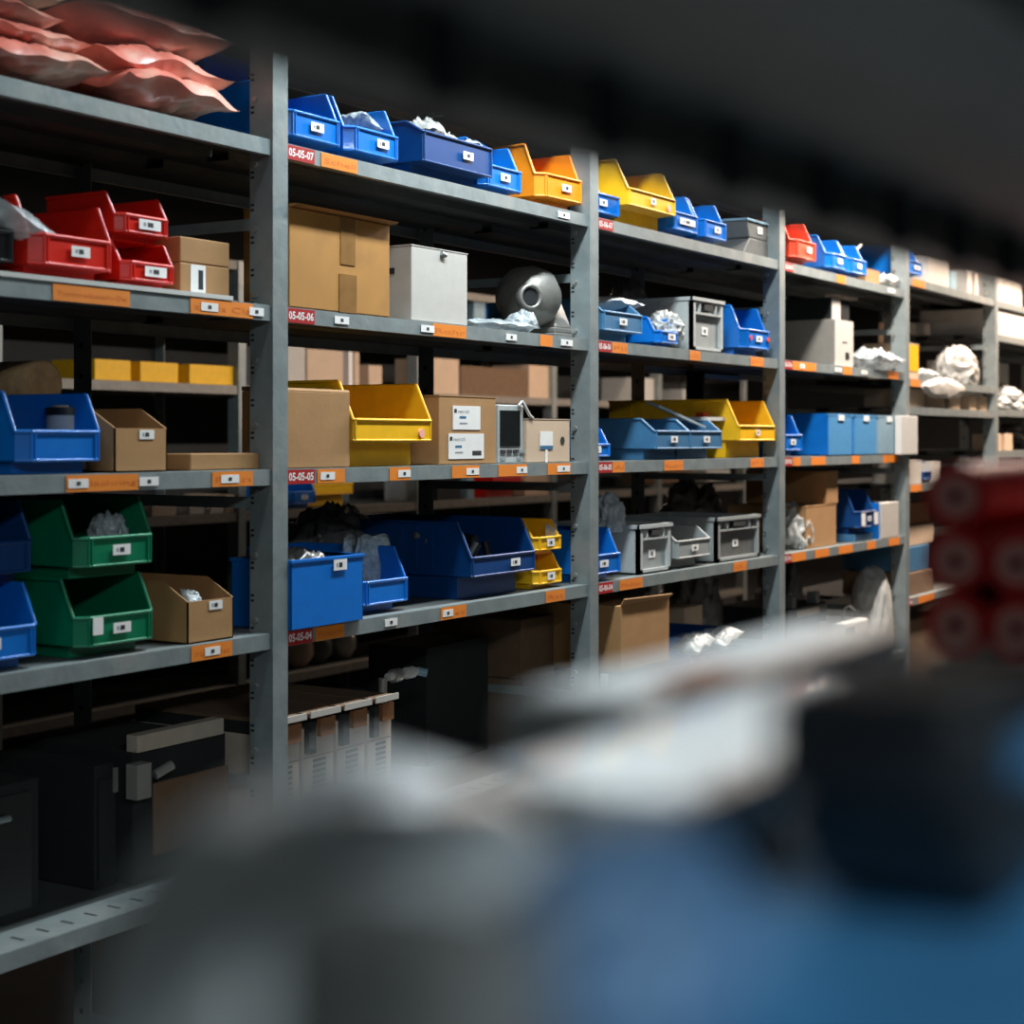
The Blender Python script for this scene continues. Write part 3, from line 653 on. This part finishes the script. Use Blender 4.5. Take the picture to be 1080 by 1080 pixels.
# second shelf
bin_('F','blue_grey',677,2,'dusty blue low bin with papers on it on the second shelf',z=LV[2],card=-.02,y=FY+.02)
bag('paper_stack','white papers lying on the dusty blue low bin','paper',(XA(643,FY+.14),FY+.16,LV[2]+.105),.17,.2,.05,111,'white',(0,0,0),crum=.05)
bin_('S','blue',716,2,'small blue bin with a white bag, between the low bin and the grey crate',z=LV[2],card=.1,y=FY+.012,cw=.05)
crumple('white_bag','puffy white bag filling the small blue bin','bag',(XA(703,FY+.07),FY+.08,LV[2]+.03),.12,.13,.095,113,'white_bag')
crate(731,763,319,'light grey stacking crate on the second shelf',2)
t=bin_('MM','blue',813,2,'tall blue bin with round stickers at the right end of the second shelf',z=LV[2],card=.0,y=FY+.0,cw=.05)
for s in (-.07,.08):
    b=MB(); b.cyl((s,-.003,.062),(s,-.0055,.062),.009,'redor',n=14); b.build('red_sticker',t)
crumple('dark_plastic','crumpled dark plastic bag heaped behind the papers','bag',(XA(668,FY+.38),FY+.40,LV[2]+.002),.26,.2,.27,117,'dark_bag')
b=MB()
for i,(dz,dy) in enumerate([(0,0),(.03,.03),(.055,.01)]): b.box(-.34,.34,dy,dy+.025,dz,dz+.018,'steel_raw')
b.box(.30,.33,.0,.05,-.02,.10,'steel_raw'); b.box(-.32,-.30,.0,.05,-.155,.06,'steel_raw')
b.box(.33,.35,.0,.05,-.155,0,'steel_raw')
tag(b.build('metal_rails',loc=(XA(715,FY+.48),FY+.48,LV[2]+.156)),'bundle of pale metal rails lying behind the grey crate','rails')
# third shelf
bin_('S','blue',645,3,'small dark blue bin just right of the second tall upright, third shelf',z=LV[3]+.0,card=-.15,y=FY+.02)
bin_('F','blue_grey',728,3,'dusty blue low bin with papers, left of its twin on the third shelf',z=LV[3],card=.0,y=FY-.0)
bin_('F','blue_grey',761,3,'dusty blue low bin beside the long yellow bin on the third shelf',z=LV[3],card=.0,y=FY-.0)
b=MB(); b.box(-.10,.10,-.04,.04,-.004,.004,'white_pl'); o=b.build('white_bar',loc=(XA(716,FY+.08),FY+.09,LV[3]+.145)); o.rotation_euler=(.2,.35,-.5); tag(o,'white plastic bar sticking out of the left dusty blue bin','bar')
b=MB(); b.box(-.10,.10,-.08,.08,0,.012,'white_pl'); b.box(-.02,.02,-.03,.0,.012,.028,'redor'); o=b.build('circuit_board',loc=(XA(742,FY+.11),FY+.13,LV[3]+.127)); tag(o,'white board with a red connector lying on the right dusty blue bin','board')
t=bin_('L','yellow',817,3,'long yellow bin at the right end of the third shelf',z=LV[3],card=.0,y=FY+.0,cw=.03)
y=FY+.44
t=thing('glass_case','dark bluish clear case behind the long yellow bin','case',(XA(772,y)+.04,y+.06,LV[3]+.205))
b=MB(); b.box(-.18,.18,0,.08,0,.13,'screen'); b.build('case_body',t,bevel=.006); b=MB(); b.box(-.17,.17,-.003,0,.10,.12,'blue_pale'); b.build('case_edge',t)
b=MB(); b.box(-.2,.35,0,.05,0,.205,'black_matt'); tag(b.build('black_case',loc=(XA(772,y)-.0,y+.075,LV[3]+.0008)),'black case standing behind the long yellow bin','case')
# fourth shelf
bin_('M','blue',657,4,'blue bin holding brown sheets just right of the second upright, fourth shelf',z=LV[4],card=-.1,cw=.05,y=FY-.0)
b=MB(); b.box(-.05,.05,0,.08,0,.12,'card'); tag(b.build('brown_pack',loc=(XA(636,FY+.07),FY+.09,LV[4]+.006)),'brown cardboard pack standing in the blue bin','box')
crumple('grey_bag','grey bag on top of the brown pack behind the upright','bag',(XA(636,FY+.15),FY+.13,LV[4]+.128),.10,.1,.12,121,'grey_bag')
crate(675,708,552,'light grey stacking crate left of the grey bin on the fourth shelf',4,d=.34)
bin_('F','grey',749,4,'low grey bin between the two grey crates on the fourth shelf',z=LV[4],card=.0,y=FY+.012)
crate(757,801,543,'dark grey stacking crate at the right end of the fourth shelf',4,mat='grey',inner='grey_dk',d=.36)
crumple('dark_plastic','black plastic sheeting with pale glints behind the grey crates','bag',(XA(730,FY+.48),FY+.48,LV[4]+.002),.45,.16,.26,125,'dark_bag')
# bottom
t=carton(655,706,709,'brown carton supporting the upright brown box in the bottom of the third bay',z=LV[5],y=FY-.01,d=.36,h=ZA(653,709,FY-.01)-LV[5]-.005,mat='card_dark')
t=carton(655,706,641,'tall brown cardboard box with open flaps standing on another carton',z=ZA(653,709,FY-.01)-.003,y=FY-.01,d=.33,h=.195,mat='card',lid=False)
w2=t['w2'];hh=t['hh']; b=MB(); b.faces([(-w2,0,hh),(w2,0,hh),(w2,-.012,hh+.012),(-w2,-.012,hh+.02)],[(0,1,2,3)],'card'); b.build('flap',t,solid=.003)
b=MB(); b.box(-w2-.002,-w2,.12,.16,.09,.15,'ink'); b.build('printed_mark',t)
cl=H-.907
t=carton(722,741,640,'small pale carton behind the blue bins in the bottom of the third bay',z=LV[5],y=FY+.28,d=.1,h=ZA(735,640,FY+.28)-LV[5],mat='card_pale')
bin_('M','blue',735,5,'blue bin at the left in the bottom of the third bay',z=LV[5]+.10,card=None,y=FY+.03)
carton(700,770,700,'grey carton under the two blue bins of the bottom shelf',z=LV[5],y=FY+.02,d=.4,mat='grey_dk',h=.098)
bin_('M','navy',772,5,'dark blue bin with white bags in the bottom of the third bay',z=LV[5]+.10,card=None,y=FY+.08)
for i,(u,s) in enumerate([(735,.14),(765,.16)]):
    bag('white_bag',['left','right'][i]+' white bag draped over the blue bins near the bottom of the third bay','bag',(XA(u,FY+.05),FY+.06,LV[5]+.20),s,.1,.06,130+i,'white_bag',(0,-.2,0),crum=.5)
crumple('brown_sack','large brown-grey sack behind the small carton in the third bay','sack',(XA(735,FY+.42),FY+.45,LV[5]+.002),.4,.22,.44,135,'dark_bag')
b=MB(); b.lathe((0,0,0),(0,0,1),[(0,.032),(.10,.034),(.13,.028),(.155,.012),(.185,.012)],'white_pl'); 
t=thing('spray_bottle','white plastic bottle at the foot of the second tall upright','bottle',(XA(637,FY+.05)-.0,FY+.045,LV[5]+.0008)); b.build('bottle_body',t)
b=MB(); b.cyl((0,0,.185),(0,0,.21),.014,'white_pl'); b.build('cap',t)

# ================================================================== BAY 3
bin_('MM','redor',862,1,'orange-red bin at the left end of the top shelf in the fourth bay',z=LV[1],card=.1,y=FY-.0)
bin_('M','blue',895,1,'left blue bin of the pair beside the orange-red bin',z=LV[1],card=.0,y=FY+.01)
bin_('M','blue',915,1,'right blue bin of the pair, with a white stick in it, fourth bay',z=LV[1],card=.0,y=FY+.01)
b=MB(); b.cyl((-.06,0,-.02),(.06,0,.04),.006,'white_pl'); o=b.build('white_rod',loc=(XA(903,FY+.08),FY+.08,LV[1]+.13)); tag(o,'white rod sticking up from the right blue bin of the pair','rod')
for i,(a,c) in enumerate([(874,888),(890,905)]):
    carton(a,c,247,['left','right'][i]+' pale lidded tub behind the pair of blue bins on the top shelf',z=LV[1],y=FY+.36,d=.15,mat='white_box',h=.19,name='pale_tub',cat='tub')
carton(914,928,288,'small brown carton next to the white crumpled bag, top shelf',z=LV[1],y=FY+.02,d=.1,h=.055,bay=3)
bag('white_bag','white crumpled bag at the right end of the top shelf in the fourth bay','bag',(XA(936,FY+.05),FY+.06,LV[1]+.002),.13,.1,.06,141,'white_bag',crum=.7)
y=FY+.02; x1=XA(900,y); x0=XA(881,y); w2=(x1-x0)/2
t=thing('computer_tower','grey computer tower lying front out on the second shelf of the fourth bay','computer',((x0+x1)/2,y,LV[2]+.0008))
b=MB(); b.box(-w2,w2,.004,.42,0,.182,'taupe'); b.build('case_body',t,bevel=.002)
b=MB(); b.box(-w2,w2,0,.004,0,.182,'white_box'); b.build('front_panel',t)
b=MB(); b.box(w2*.1,w2*.5,-.002,0,.03,.055,'black'); b.box(-w2*.2,w2*.3,-.002,0,.095,.10,'grey_ink'); b.build('buttons',t)
t=thing('black_recorder','black flat device with a pale front on top of the computer tower','device',((x0+x1)/2+.01,y+.02,LV[2]+.1835))
b=MB(); b.box(-w2,w2,0,.36,0,.085,'black'); b.build('casing',t,bevel=.002); b=MB(); b.box(-w2,-w2*.1,-.004,0,.0,.085,'white_box'); b.build('front_panel',t)
bag('plastic_bag','grey clear bag overhanging the shelf right of the computer tower','bag',(XA(927,FY+.03),FY+.05,LV[2]+.001),.36,.16,.085,145,'clear',(0,0,0),crum=.8)
b=MB(); b.cyl((0,0,0),(.01,0,.24),.012,'card_pale',n=12); b.cyl((.01,0,.24),(.012,0,.30),.009,'black',n=12); tag(b.build('wooden_stick',loc=(XA(933,FY+.2),FY+.22,LV[2]+.001)),'pale wooden stick standing behind the grey clear bag','handle')
t=bin_('M','blue',848,3,'blue open bin just right of the third tall upright on the third shelf',z=LV[3],card=-.05,y=FY-.0)
for i,(a,c,m,lb) in enumerate([(873,899,'blue_light','left light blue straight box of the row of three on the third shelf'),(901,924,'blue_light','middle light blue straight box of the row of three on the third shelf'),(926,948,'blue_pale','right grey-blue straight box of the row of three on the third shelf')]):
    y=FY+.0; x0=XA(a,y);x1=XA(c,y);w2=(x1-x0)/2
    t=thing('storage_box',lb,'storage box',((x0+x1)/2,y,LV[3]+.0008))
    b=MB(); h=.162
    mm='blue' if i==0 else m
    for q in ((-w2,w2,0,.004),(-w2,w2,.306,.31),(-w2,-w2+.004,0.004,.31),(w2-.004,w2,0.004,.31)): b.box(q[0],q[1],q[2],q[3],0,h,mm)
    b.box(-w2,w2,0,.31,0,.004,mm); b.box(-w2-.003,w2+.003,-.003,.005,h-.008,h,'blue_light' if i<2 else 'blue_pale')
    b.build('box_body',t); b=MB(); b.box(-w2*.96,w2*.9,-.002,0,.003,h-.01,m); b.build('front_panel',t)
    b=MB(); b.box(-.03,.03,-.006,-.003,h-.026,h-.004,'white'); b.build('label_card',t)
y=FY-.035; x0=XA(950.5,y);x1=XA(968,y)
t=carton(950.5,968,444,'pale grey-white box sticking out past the fourth tall upright',z=LV[3]-.002,y=y,d=.028,mat='white_pl',name='white_box',h=.164,lid=False)
# fourth shelf
t=carton(850,882,548,'brown carton at the bottom of a stack on the fourth shelf of the fourth bay',z=LV[4],y=FY+.03,d=.32,h=.158,mat='card')
carton(872,884,520,'brown carton on top of the other carton with a white sticker, fourth bay',z=LV[4]+.162,y=FY+.03,d=.34,h=.125,mat='card')
crumple('white_bag','white crumpled sack at the left end of the fourth shelf, fourth bay','bag',(XA(838,FY+.09),FY+.10,LV[4]+.002),.20,.15,.17,151,'white_bag',amp=.28)
t=bin_('MM','navy',926,4,'dark blue bin with three white cards on its front on the fourth shelf',z=LV[4]+.03,card=0,y=FY+.0,cw=.04)
b=MB(); b.box(-.11,.11,.02,.36,0,.0295,'blue_grey'); tag(b.build('blue_tray',loc=(XA(926)-.112,FY,LV[4]+.0008),bevel=.002),'shallow blue tray under the dark blue bin with three cards','tray')
for s in (-.075,.075):
    b=MB(); b.box(s-.022,s+.022,-.006,-.0045,.035,.085,'white'); b.build('label_card',t)
t=carton(930,948,531,'white box with a blue side at the right end of the fourth shelf',z=LV[4],y=FY+.0,d=.22,h=.148,mat='white_box',name='white_box',lid=False)
b=MB(); b.box(-t['w2']-.012,-t['w2']-.001,.01,.22,0,.15,'blue'); b.build('blue_side',t)
# bottom
y=FY+.03
t=thing('white_appliance','white plastic appliance with a black switch at the bottom of the fourth bay','appliance',(XA(905,y),y,LV[5]+.0008))
b=MB(); h=ZA(905,655,y)-LV[5]; b.box(-.14,.13,0,.3,0,h,'white_pl'); b.build('casing',t,bevel=.01)
b=MB(); b.box(-.14,-.05,-.004,0,h-.05,h-.02,'black'); b.build('switch',t)
b=MB(); b.tube([(-.05,.05,h),(-.03,.05,h+.05),(.03,.05,h+.06),(.1,.05,h+.03)],.006,'grey'); b.build('hose',t)
crumple('white_bag','clear-white wrapped part beside the white appliance','bag',(XA(928,FY+.05)+.04,FY+.10,LV[5]+.002),.17,.17,.36,157,'white_bag',amp=.15,sq=.8)
t=thing('black_machine','black machine with pale slots at the left bottom of the fourth bay','machine',(XA(858,FY+.12),FY+.14,LV[5]+.0008))
b=MB(); h=.25; b.box(-.22,.2,0,.3,0,h,'black'); b.build('casing',t,bevel=.008)
b=MB(); [b.box(-.12+i*.03,-.105+i*.03,-.003,0,h-.04,h-.015,'card_pale') for i in range(8)]; b.build('slots',t)
b=MB(); b.box(-.17,-.13,0,.04,h,h+.045,'grey_dk'); b.build('lug',t); b=MB(); b.box(.08,.12,0,.04,h,h+.045,'grey_dk'); b.build('lug',t)
crumple('dark_plastic','brown plastic sack hanging at the left in the bottom of the fourth bay','sack',(XA(838,FY+.35),FY+.42,LV[5]+.002),.26,.2,.45,159,'dark_bag')

# ================================================================== BAY 4 and 5 (far right)
z4=SH[(4,1)][1]
bin_('M','blue',973,1,'small-looking blue bin at the left end of the farthest top shelf',z=z4,card=.1,y=FY+.01,cw=.08)
carton(979,1001,275,'tall white carton on the farthest top shelf',z=z4,y=FY+.02,d=.2,mat='white_box',h=.13,name='white_box')
carton(1003,1009,285,'narrow grey carton on the farthest top shelf',z=z4,y=FY+.02,d=.2,mat='blue_pale',h=.09,name='grey_box')
for i,(a,c) in enumerate([(1020.5,1025),(1028.5,1032)]):
    carton(a,c,285,['left','right'][i]+' thin white binder near the end of the farthest top shelf',z=z4,y=FY+.02,d=.2,mat='white_box',h=.12,name='binder',cat='binder',lid=False)
z2=SH[(4,2)][1]; z25=SH[(4,25)][1]; z3=SH[(4,3)][1]; z44=SH[(4,4)][1]
t=carton(957,969,362,'carton with a yellow front on the far shelf just past the fourth tall upright',z=z2,y=FY+.02,d=.2,mat='card_pale',h=.155)
b=MB(); b.box(-t['w2'],t['w2']*.9,-.002,-.0003,.035,.15,'yellow'); b.build('yellow_print',t)
crumple('white_bag','big crumpled white bag on the far shelf','bag',(XA(1012,FY+.08),FY+.10,z2+.001),.34,.2,.19,161,'white_bag',amp=.35)
bag('plastic_bag','flat clear wrap hanging over the lip of the far shelf','bag',(XA(1005,FY-.05),FY-.008,z25+.045),.62,.02,.09,163,'white_bag',crum=.5)
bag('plastic_bag','low clear bag left of the big crumpled white bag','bag',(XA(978,FY+.03),FY+.05,z2+.001),.28,.1,.05,165,'clear',crum=.7)
for i,(a,c) in enumerate([(957.5,975),(979,996),(1001,1013),(1023,1030),(1034,1041)]):
    carton(a,c,411,['first','second','third','fourth','fifth'][i]+' carton from the left in the row under the far clear wrap',z=z25,y=FY+.03,d=.2,mat='card_pale',h=.082 if i<3 else .07,lid=False)
for i in range(5):
    carton(959+i*15.5,966+i*15.5,340,['first','second','third','fourth','fifth'][i]+' little white pack in the row at the back of the farthest bay',z=SH[(5,2)][1],y=FY+.34,d=.08,mat='white_box',h=.05+.012*(i%2),name='small_pack',cat='pack',lid=False)
# under
carton(957,972,490,'white carton with a dark stripe on the far shelf beside the red rolls',z=z3,y=FY+.02,d=.16,mat='white_box',h=.10)
bin_('S','navy',983,3,'small dark blue bin beside the striped white carton on the far shelf',z=z3,card=None,y=FY+.02)
carton(982,992,493,'pale carton right of the small dark blue bin on the far shelf',z=z3,y=FY+.02,d=.16,mat='white_box',h=.09)
for i,(hh_,m,lb) in enumerate([(.10,'card_dark','dark crate at the bottom of the far lower stack'),(.11,'blue_grey','blue-grey box in the middle of the far lower stack'),(.09,'card_pale','pale box near the top of the far lower stack'),(.10,'rust','rusty orange box on the very top of the far lower stack')]):
    zz=z44+sum([.10,.11,.09,.10][:i])+i*.002
    carton(957.5,985-4*(i%2),500,lb,z=zz,y=FY+.03+.01*i,d=.3,mat=m,h=hh_-.001,lid=False)
b=MB(); b.lathe((0,0,0),(0,0,1),[(0,.10),(.03,.12),(.05,.11),(.06,.06)],'card_pale'); tag(b.build('rope_coil',loc=(XA(968,FY+.16),FY+.17,SH[(4,5)][1]+.401)),'pale coil lying at the bottom past the fourth tall upright','coil')
carton(958,1000,700,'dark carton under the pale coil at the bottom past the fourth tall upright',z=SH[(4,5)][1],y=FY+.03,d=.3,mat='card_dark',h=.398)
# bay 5
for (n,a,c,hh_,lb) in [(1,1050,1078,.2,'big white carton at the right edge, topmost of the last bay'),(2,1052,1088,.13,'big white carton at the right edge, second shelf of the last bay')]:
    carton(a,c,300,lb,z=SH[(5,n)][1],y=FY+.01,d=.4,mat='white_pl',h=hh_,name='white_box')
carton(1031,1064,300,'big white carton behind the brown-grey bag at the right edge',z=SH[(5,25)][1],y=FY+.28,d=.28,mat='white_pl',h=.28,name='white_box')
for i,(a,c) in enumerate([(1050,1056),(1060,1068)]):
    carton(a,c,463,['left','right'][i]+' little pale carton standing at the right edge',z=SH[(5,3)][1],y=FY+.02,d=.12,mat='card_pale',h=.085,lid=False)
crumple('dark_bag','dark bag behind the little pale cartons at the right edge','bag',(XA(1072,FY+.2),FY+.22,SH[(5,3)][1]+.001),.4,.2,.15,171,'dark_bag')
crumple('grey_bag','brown-grey bag at the right edge above the little cartons','bag',(XA(1062,FY+.12),FY+.14,SH[(5,25)][1]+.001),.42,.2,.14,173,'grey_bag')

# ================================================================== rack behind, across the next aisle
BY=4.95
RB=thing('shelving_rack','second shelving rack seen through the gaps of the front one','shelving',(0,0,0))
for k in range(-1,6): upright(RB, X1+1.55+k*1.4, BY, .5, 2.3, holes=False)
BS={}
for k in range(-1,5):
    x0=X1+1.55+k*1.4+.002; x1=x0+1.346
    b=MB(); b.box(x0,x1,BY+.5,BY+.504,.1,2.28,'black_matt'); b.build('shade_sheet',RB)  # black sheet added behind the rear shelves so the gaps stay dark
    for n,zoff in enumerate((1.0-.2,.62,.24,-.33,-.72,-1.1)):
        shelf(RB,x0,x1,BY,.5,H+zoff,lip=.04,mat='steel_dark'); BS[(k,n)]=H+zoff
def at_b(u): return XA(u,BY)
def bcarton(u0,u1,zoff,h,label,mat,name='cardboard_box',cat='box',yy=0):
    return carton(u0,u1,0,label,z=H+zoff,y=BY+.02+yy,d=.25,mat=mat,h=h,name=name,cat=cat,lid=False)
for i,(a,c) in enumerate([(100,138),(148,188),(200,246)]):
    bcarton(a,c,.24,.085,['left','middle','right'][i]+' yellow box of the three on the rear rack seen in the left bay','yellow','yellow_box')
for i,(a,c,m,h,lb) in enumerate([(303,322,'white_box',.20,'white box on the rear rack above the plain brown box'),(324,362,'card_pale',.19,'wide pale brown box on the rear rack above the yellow bin'),(368,372,'white',.19,'narrow white file on the rear rack above the yellow bin'),(374,379,'card_pale',.19,'narrow brown file on the rear rack above the yellow bin'),(389,403,'card_pale',.13,'small brown carton on the rear rack just above the yellow bin'),
   (457,484,'card_pale',.19,'pale brown box on the rear rack above the address-labelled box'),(486,556,'card_dark',.16,'wide dark box on the rear rack in the middle bay'),(558,581,'card_pale',.19,'upright pale box on the rear rack above the striped box')]):
    bcarton(a,c,.24,h,lb,m)
for i,(a,c,m,h,lb) in enumerate([(446,456,'white_pl',.2,'white upright panel on the rear rack in the middle bay'),
   (461,486,'black',.17,'black box with blue marks on the rear rack in the middle bay'),(493,500,'blue_pale',.18,'thin grey-blue file on the rear rack in the middle bay'),(554,580,'card_pale',.12,'crumpled pale carton on the rear rack right of the red box')]):
    bcarton(a,c,-.33,h,lb,m)
for i,(a,c,m,h,lb) in enumerate([(160,186,'beige',.07,'beige pack on the rear rack under the left third shelf'),(200,215,'white_pl',.07,'first white pack on the rear rack under the left third shelf'),(222,236,'white_pl',.07,'second white pack on the rear rack under the left third shelf'),(238,250,'card_pale',.08,'pale pack at the end of the rear shelf in the left bay')]):
    bcarton(a,c,-.33,h,lb,m)
bin_('M','blue',335,3,'small-looking blue bin on the rear rack at the left of the middle bay',z=H-.33,y=BY+.02,card=0)
bin_('LS','yellow',372,3,'left yellow bin on the rear rack under the third shelf',z=H-.33,y=BY+.06,card=None)
bin_('L','yellow',392,3,'right yellow bin on the rear rack under the third shelf',z=H-.33,y=BY+.01,card=None) if False else None
bin_('LS','red',550,3,'red bin on the rear rack in the middle bay',z=H-.33,y=BY+.01,card=None)
for i,u in enumerate((312,332,358)):
    b=MB(); b.lathe((0,0,0),(0,0,1),[(0,.05),(.05,.085),(.10,.085),(.15,.06),(.17,.02)],['card_pale','grey_dk','steel_raw'][i],n=24)
    tag(b.build('lamp_dome',loc=(XA(u,BY+.15),BY+.15,H-1.1+.001)),['pale','dark','shiny'][i]+' round dome on the rear rack below the orange shelf label','dome')
bcarton(300,345,-1.1+.0,.001+.0,'x','card_dark') if False else None
for i,(a,c,m,h,zo,lb) in enumerate([(500,512,'blue_pale',.16,.62,'thin blue-grey box on the rear rack left of the motor housing'),(520,532,'blue',.14,.62,'little blue box on the rear rack left of the motor housing'),(575,600,'card_pale',.05,.62,'pale board pack on the rear rack right of the motor housing'),(670,690,'white_pl',.16,.24,'white pack on the rear rack behind the long yellow bin'),(720,745,'grey_lt',.10,.24,'grey pack on the rear rack behind the long yellow bin'),
     (690,730,'card_dark',.16,-.3,'dark carton on the rear rack behind the grey crates'),(745,770,'grey_lt',.08,-.3,'grey pack on the rear rack behind the dark grey crate')]):
    bcarton(a,c,zo,h,lb,m)

# ================================================================== near rack (the camera looks through it)
NR=thing('shelving_rack','out-of-focus near rack whose shelf hangs over the view','shelving',(0,0,0))
nz=H+.119; ny=.31
b=MB()
b.box(-1.0,6.0,-.09,ny,nz+.012,nz+.015,'steel_dark'); b.box(-1.0,6.0,ny-.003,ny,nz-.012,nz+.013,'steel_dark'); b.box(-1.0,6.0,ny-.03,ny,nz-.014,nz-.012,'steel_dark')
for q in (.03,.15): b.box(-1,6,q-.03,q+.03,nz-.004,nz-.002,'steel_dark')
sh=b.build('shelf',NR)
for i in range(34):
    b=MB(); x=.30+i*.105; b.box(x,x+.014,ny-.036,ny-.028,nz-.018,nz+.008,'black_matt'); b.build('clip',sh)
nb=H-.26
b=MB(); b.box(-1.0,6.0,-.32,ny+.02,nb-.004,nb,'steel'); b.box(-1.0,6.0,ny+.017,ny+.02,nb-.035,nb,'steel'); b.build('shelf',NR)
for x in (-.95,6.05):
    b=MB(); b.box(x-.05,x,ny-.0,ny+.04,0,2.3,'steel'); b.box(x-.05,x,-.32,-.28,0,2.3,'steel'); b.build('upright_post',NR)
# blue lidded crate
t=thing('lidded_crate','blurred blue lidded crate close in front at the bottom right','crate',(0,0,nb+.0008))
b=MB(); b.frus((.222,1.0,.03,.150,0),(.218,1.005,.025,.153,.144),'blue_near'); b.build('crate_body',t,bevel=.004)
b=MB(); b.box(.215,1.01,.022,.156,.1445,.156,'blue_near'); b.build('lid',t,bevel=.004)
zt=nb+.158
crumple('plastic_bag','blurred grey-white plastic bag close in front at the lower left','bag',(.283,.214,nb+.001),.122,.090,.190,201,'grey_bag',amp=.07,flat=1.2,sq=.7)
crumple('plastic_bag','blurred pale plastic bag at the very bottom left corner','bag',(.214,.172,nb+.001),.062,.062,.172,209,'grey_bag',amp=.07,flat=1.2,sq=.7)
crumple('plastic_bag','blurred pale blue plastic wrap at the left end of the blue crate','bag',(.250,.132,zt),.074,.040,.036,203,'blue_wrap',amp=.2)
b=MB(); b.frus((.158,.182,.100,.140,0),(.160,.180,.102,.138,.203),'grey_dk'); tag(b.build('dark_block',loc=(0,0,nb+.0008),bevel=.006),'blurred dark block close in front at the bottom centre','block')
t=thing('white_box','blurred bright white box lying between the grey-white bag and the black case','box',(.40,.165,nb+.0008))
b=MB(); b.box(-.06,.17,0,.062,0,.176,'white_bag'); b.build('box_body',t,bevel=.006)
t=thing('grey_box','blurred grey box behind the bright white one on the near shelf','box',(.50,.235,nb+.0008))
b=MB(); b.box(-.045,.22,0,.055,0,.177,'grey_lt'); b.build('box_body',t,bevel=.010)
b=MB(); b.box(.0,.05,.0,.02,.1772,.1780,'orange_label'); b.build('orange_label',t)
t=thing('black_case','blurred black rounded case close in front at the right','case',(.413,.093,zt))
b=MB(); b.frus((-.066,-.022,.0,.043,0),(-.082,-.015,0,.048,.024),'black'); b.box(-.082,-.015,0,.048,.024,.050,'black'); b.build('case_body',t,bevel=.006)
b=MB(); b.box(-.06,-.03,-.002,.0,.030,.038,'blue_grey'); b.build('case_stripe',t)
# red rolls
t=carton(990,1075,0,'x',z=nb,y=.27,d=.02,h=.01) if False else None
bx0=1.06
b=MB(); b.box(1.045,1.40,.20,.33,0,.118,'card_dark'); tag(b.build('cardboard_box',loc=(0,0,nb+.0008),bevel=.003),'dark cardboard box under the blurred red rolls','box')
rr_=.0205
cols=[(.316,[0,1,2]),(.277,[0,1]),(.238,[0,1])]
zb=nb+.1195+rr_
names=[['bottom','middle','top'],['lower','upper'],['lowest','upper']]
for ci,(yy,ks) in enumerate(cols):
    for k in ks:
        t=thing('red_roll','blurred red roll with a pink end, %s of the %s column'%(names[ci][k],['left','middle','right'][ci]),'roll',(1.06,yy,zb+k*.0415),group='red rolls stacked on the near shelf')
        b=MB(); b.cyl((0,0,0),(.22,0,0),rr_,'red_roll',n=28); b.build('roll_body',t)
        b=MB(); b.cyl((-.001,0,0),(.0,0,0),rr_*.66,'pink_end',n=24); b.build('core_end',t)
        b=MB(); b.cyl((-.002,0,0),(-.001,0,0),rr_*.22,'core',n=16); b.build('core_hole',t)
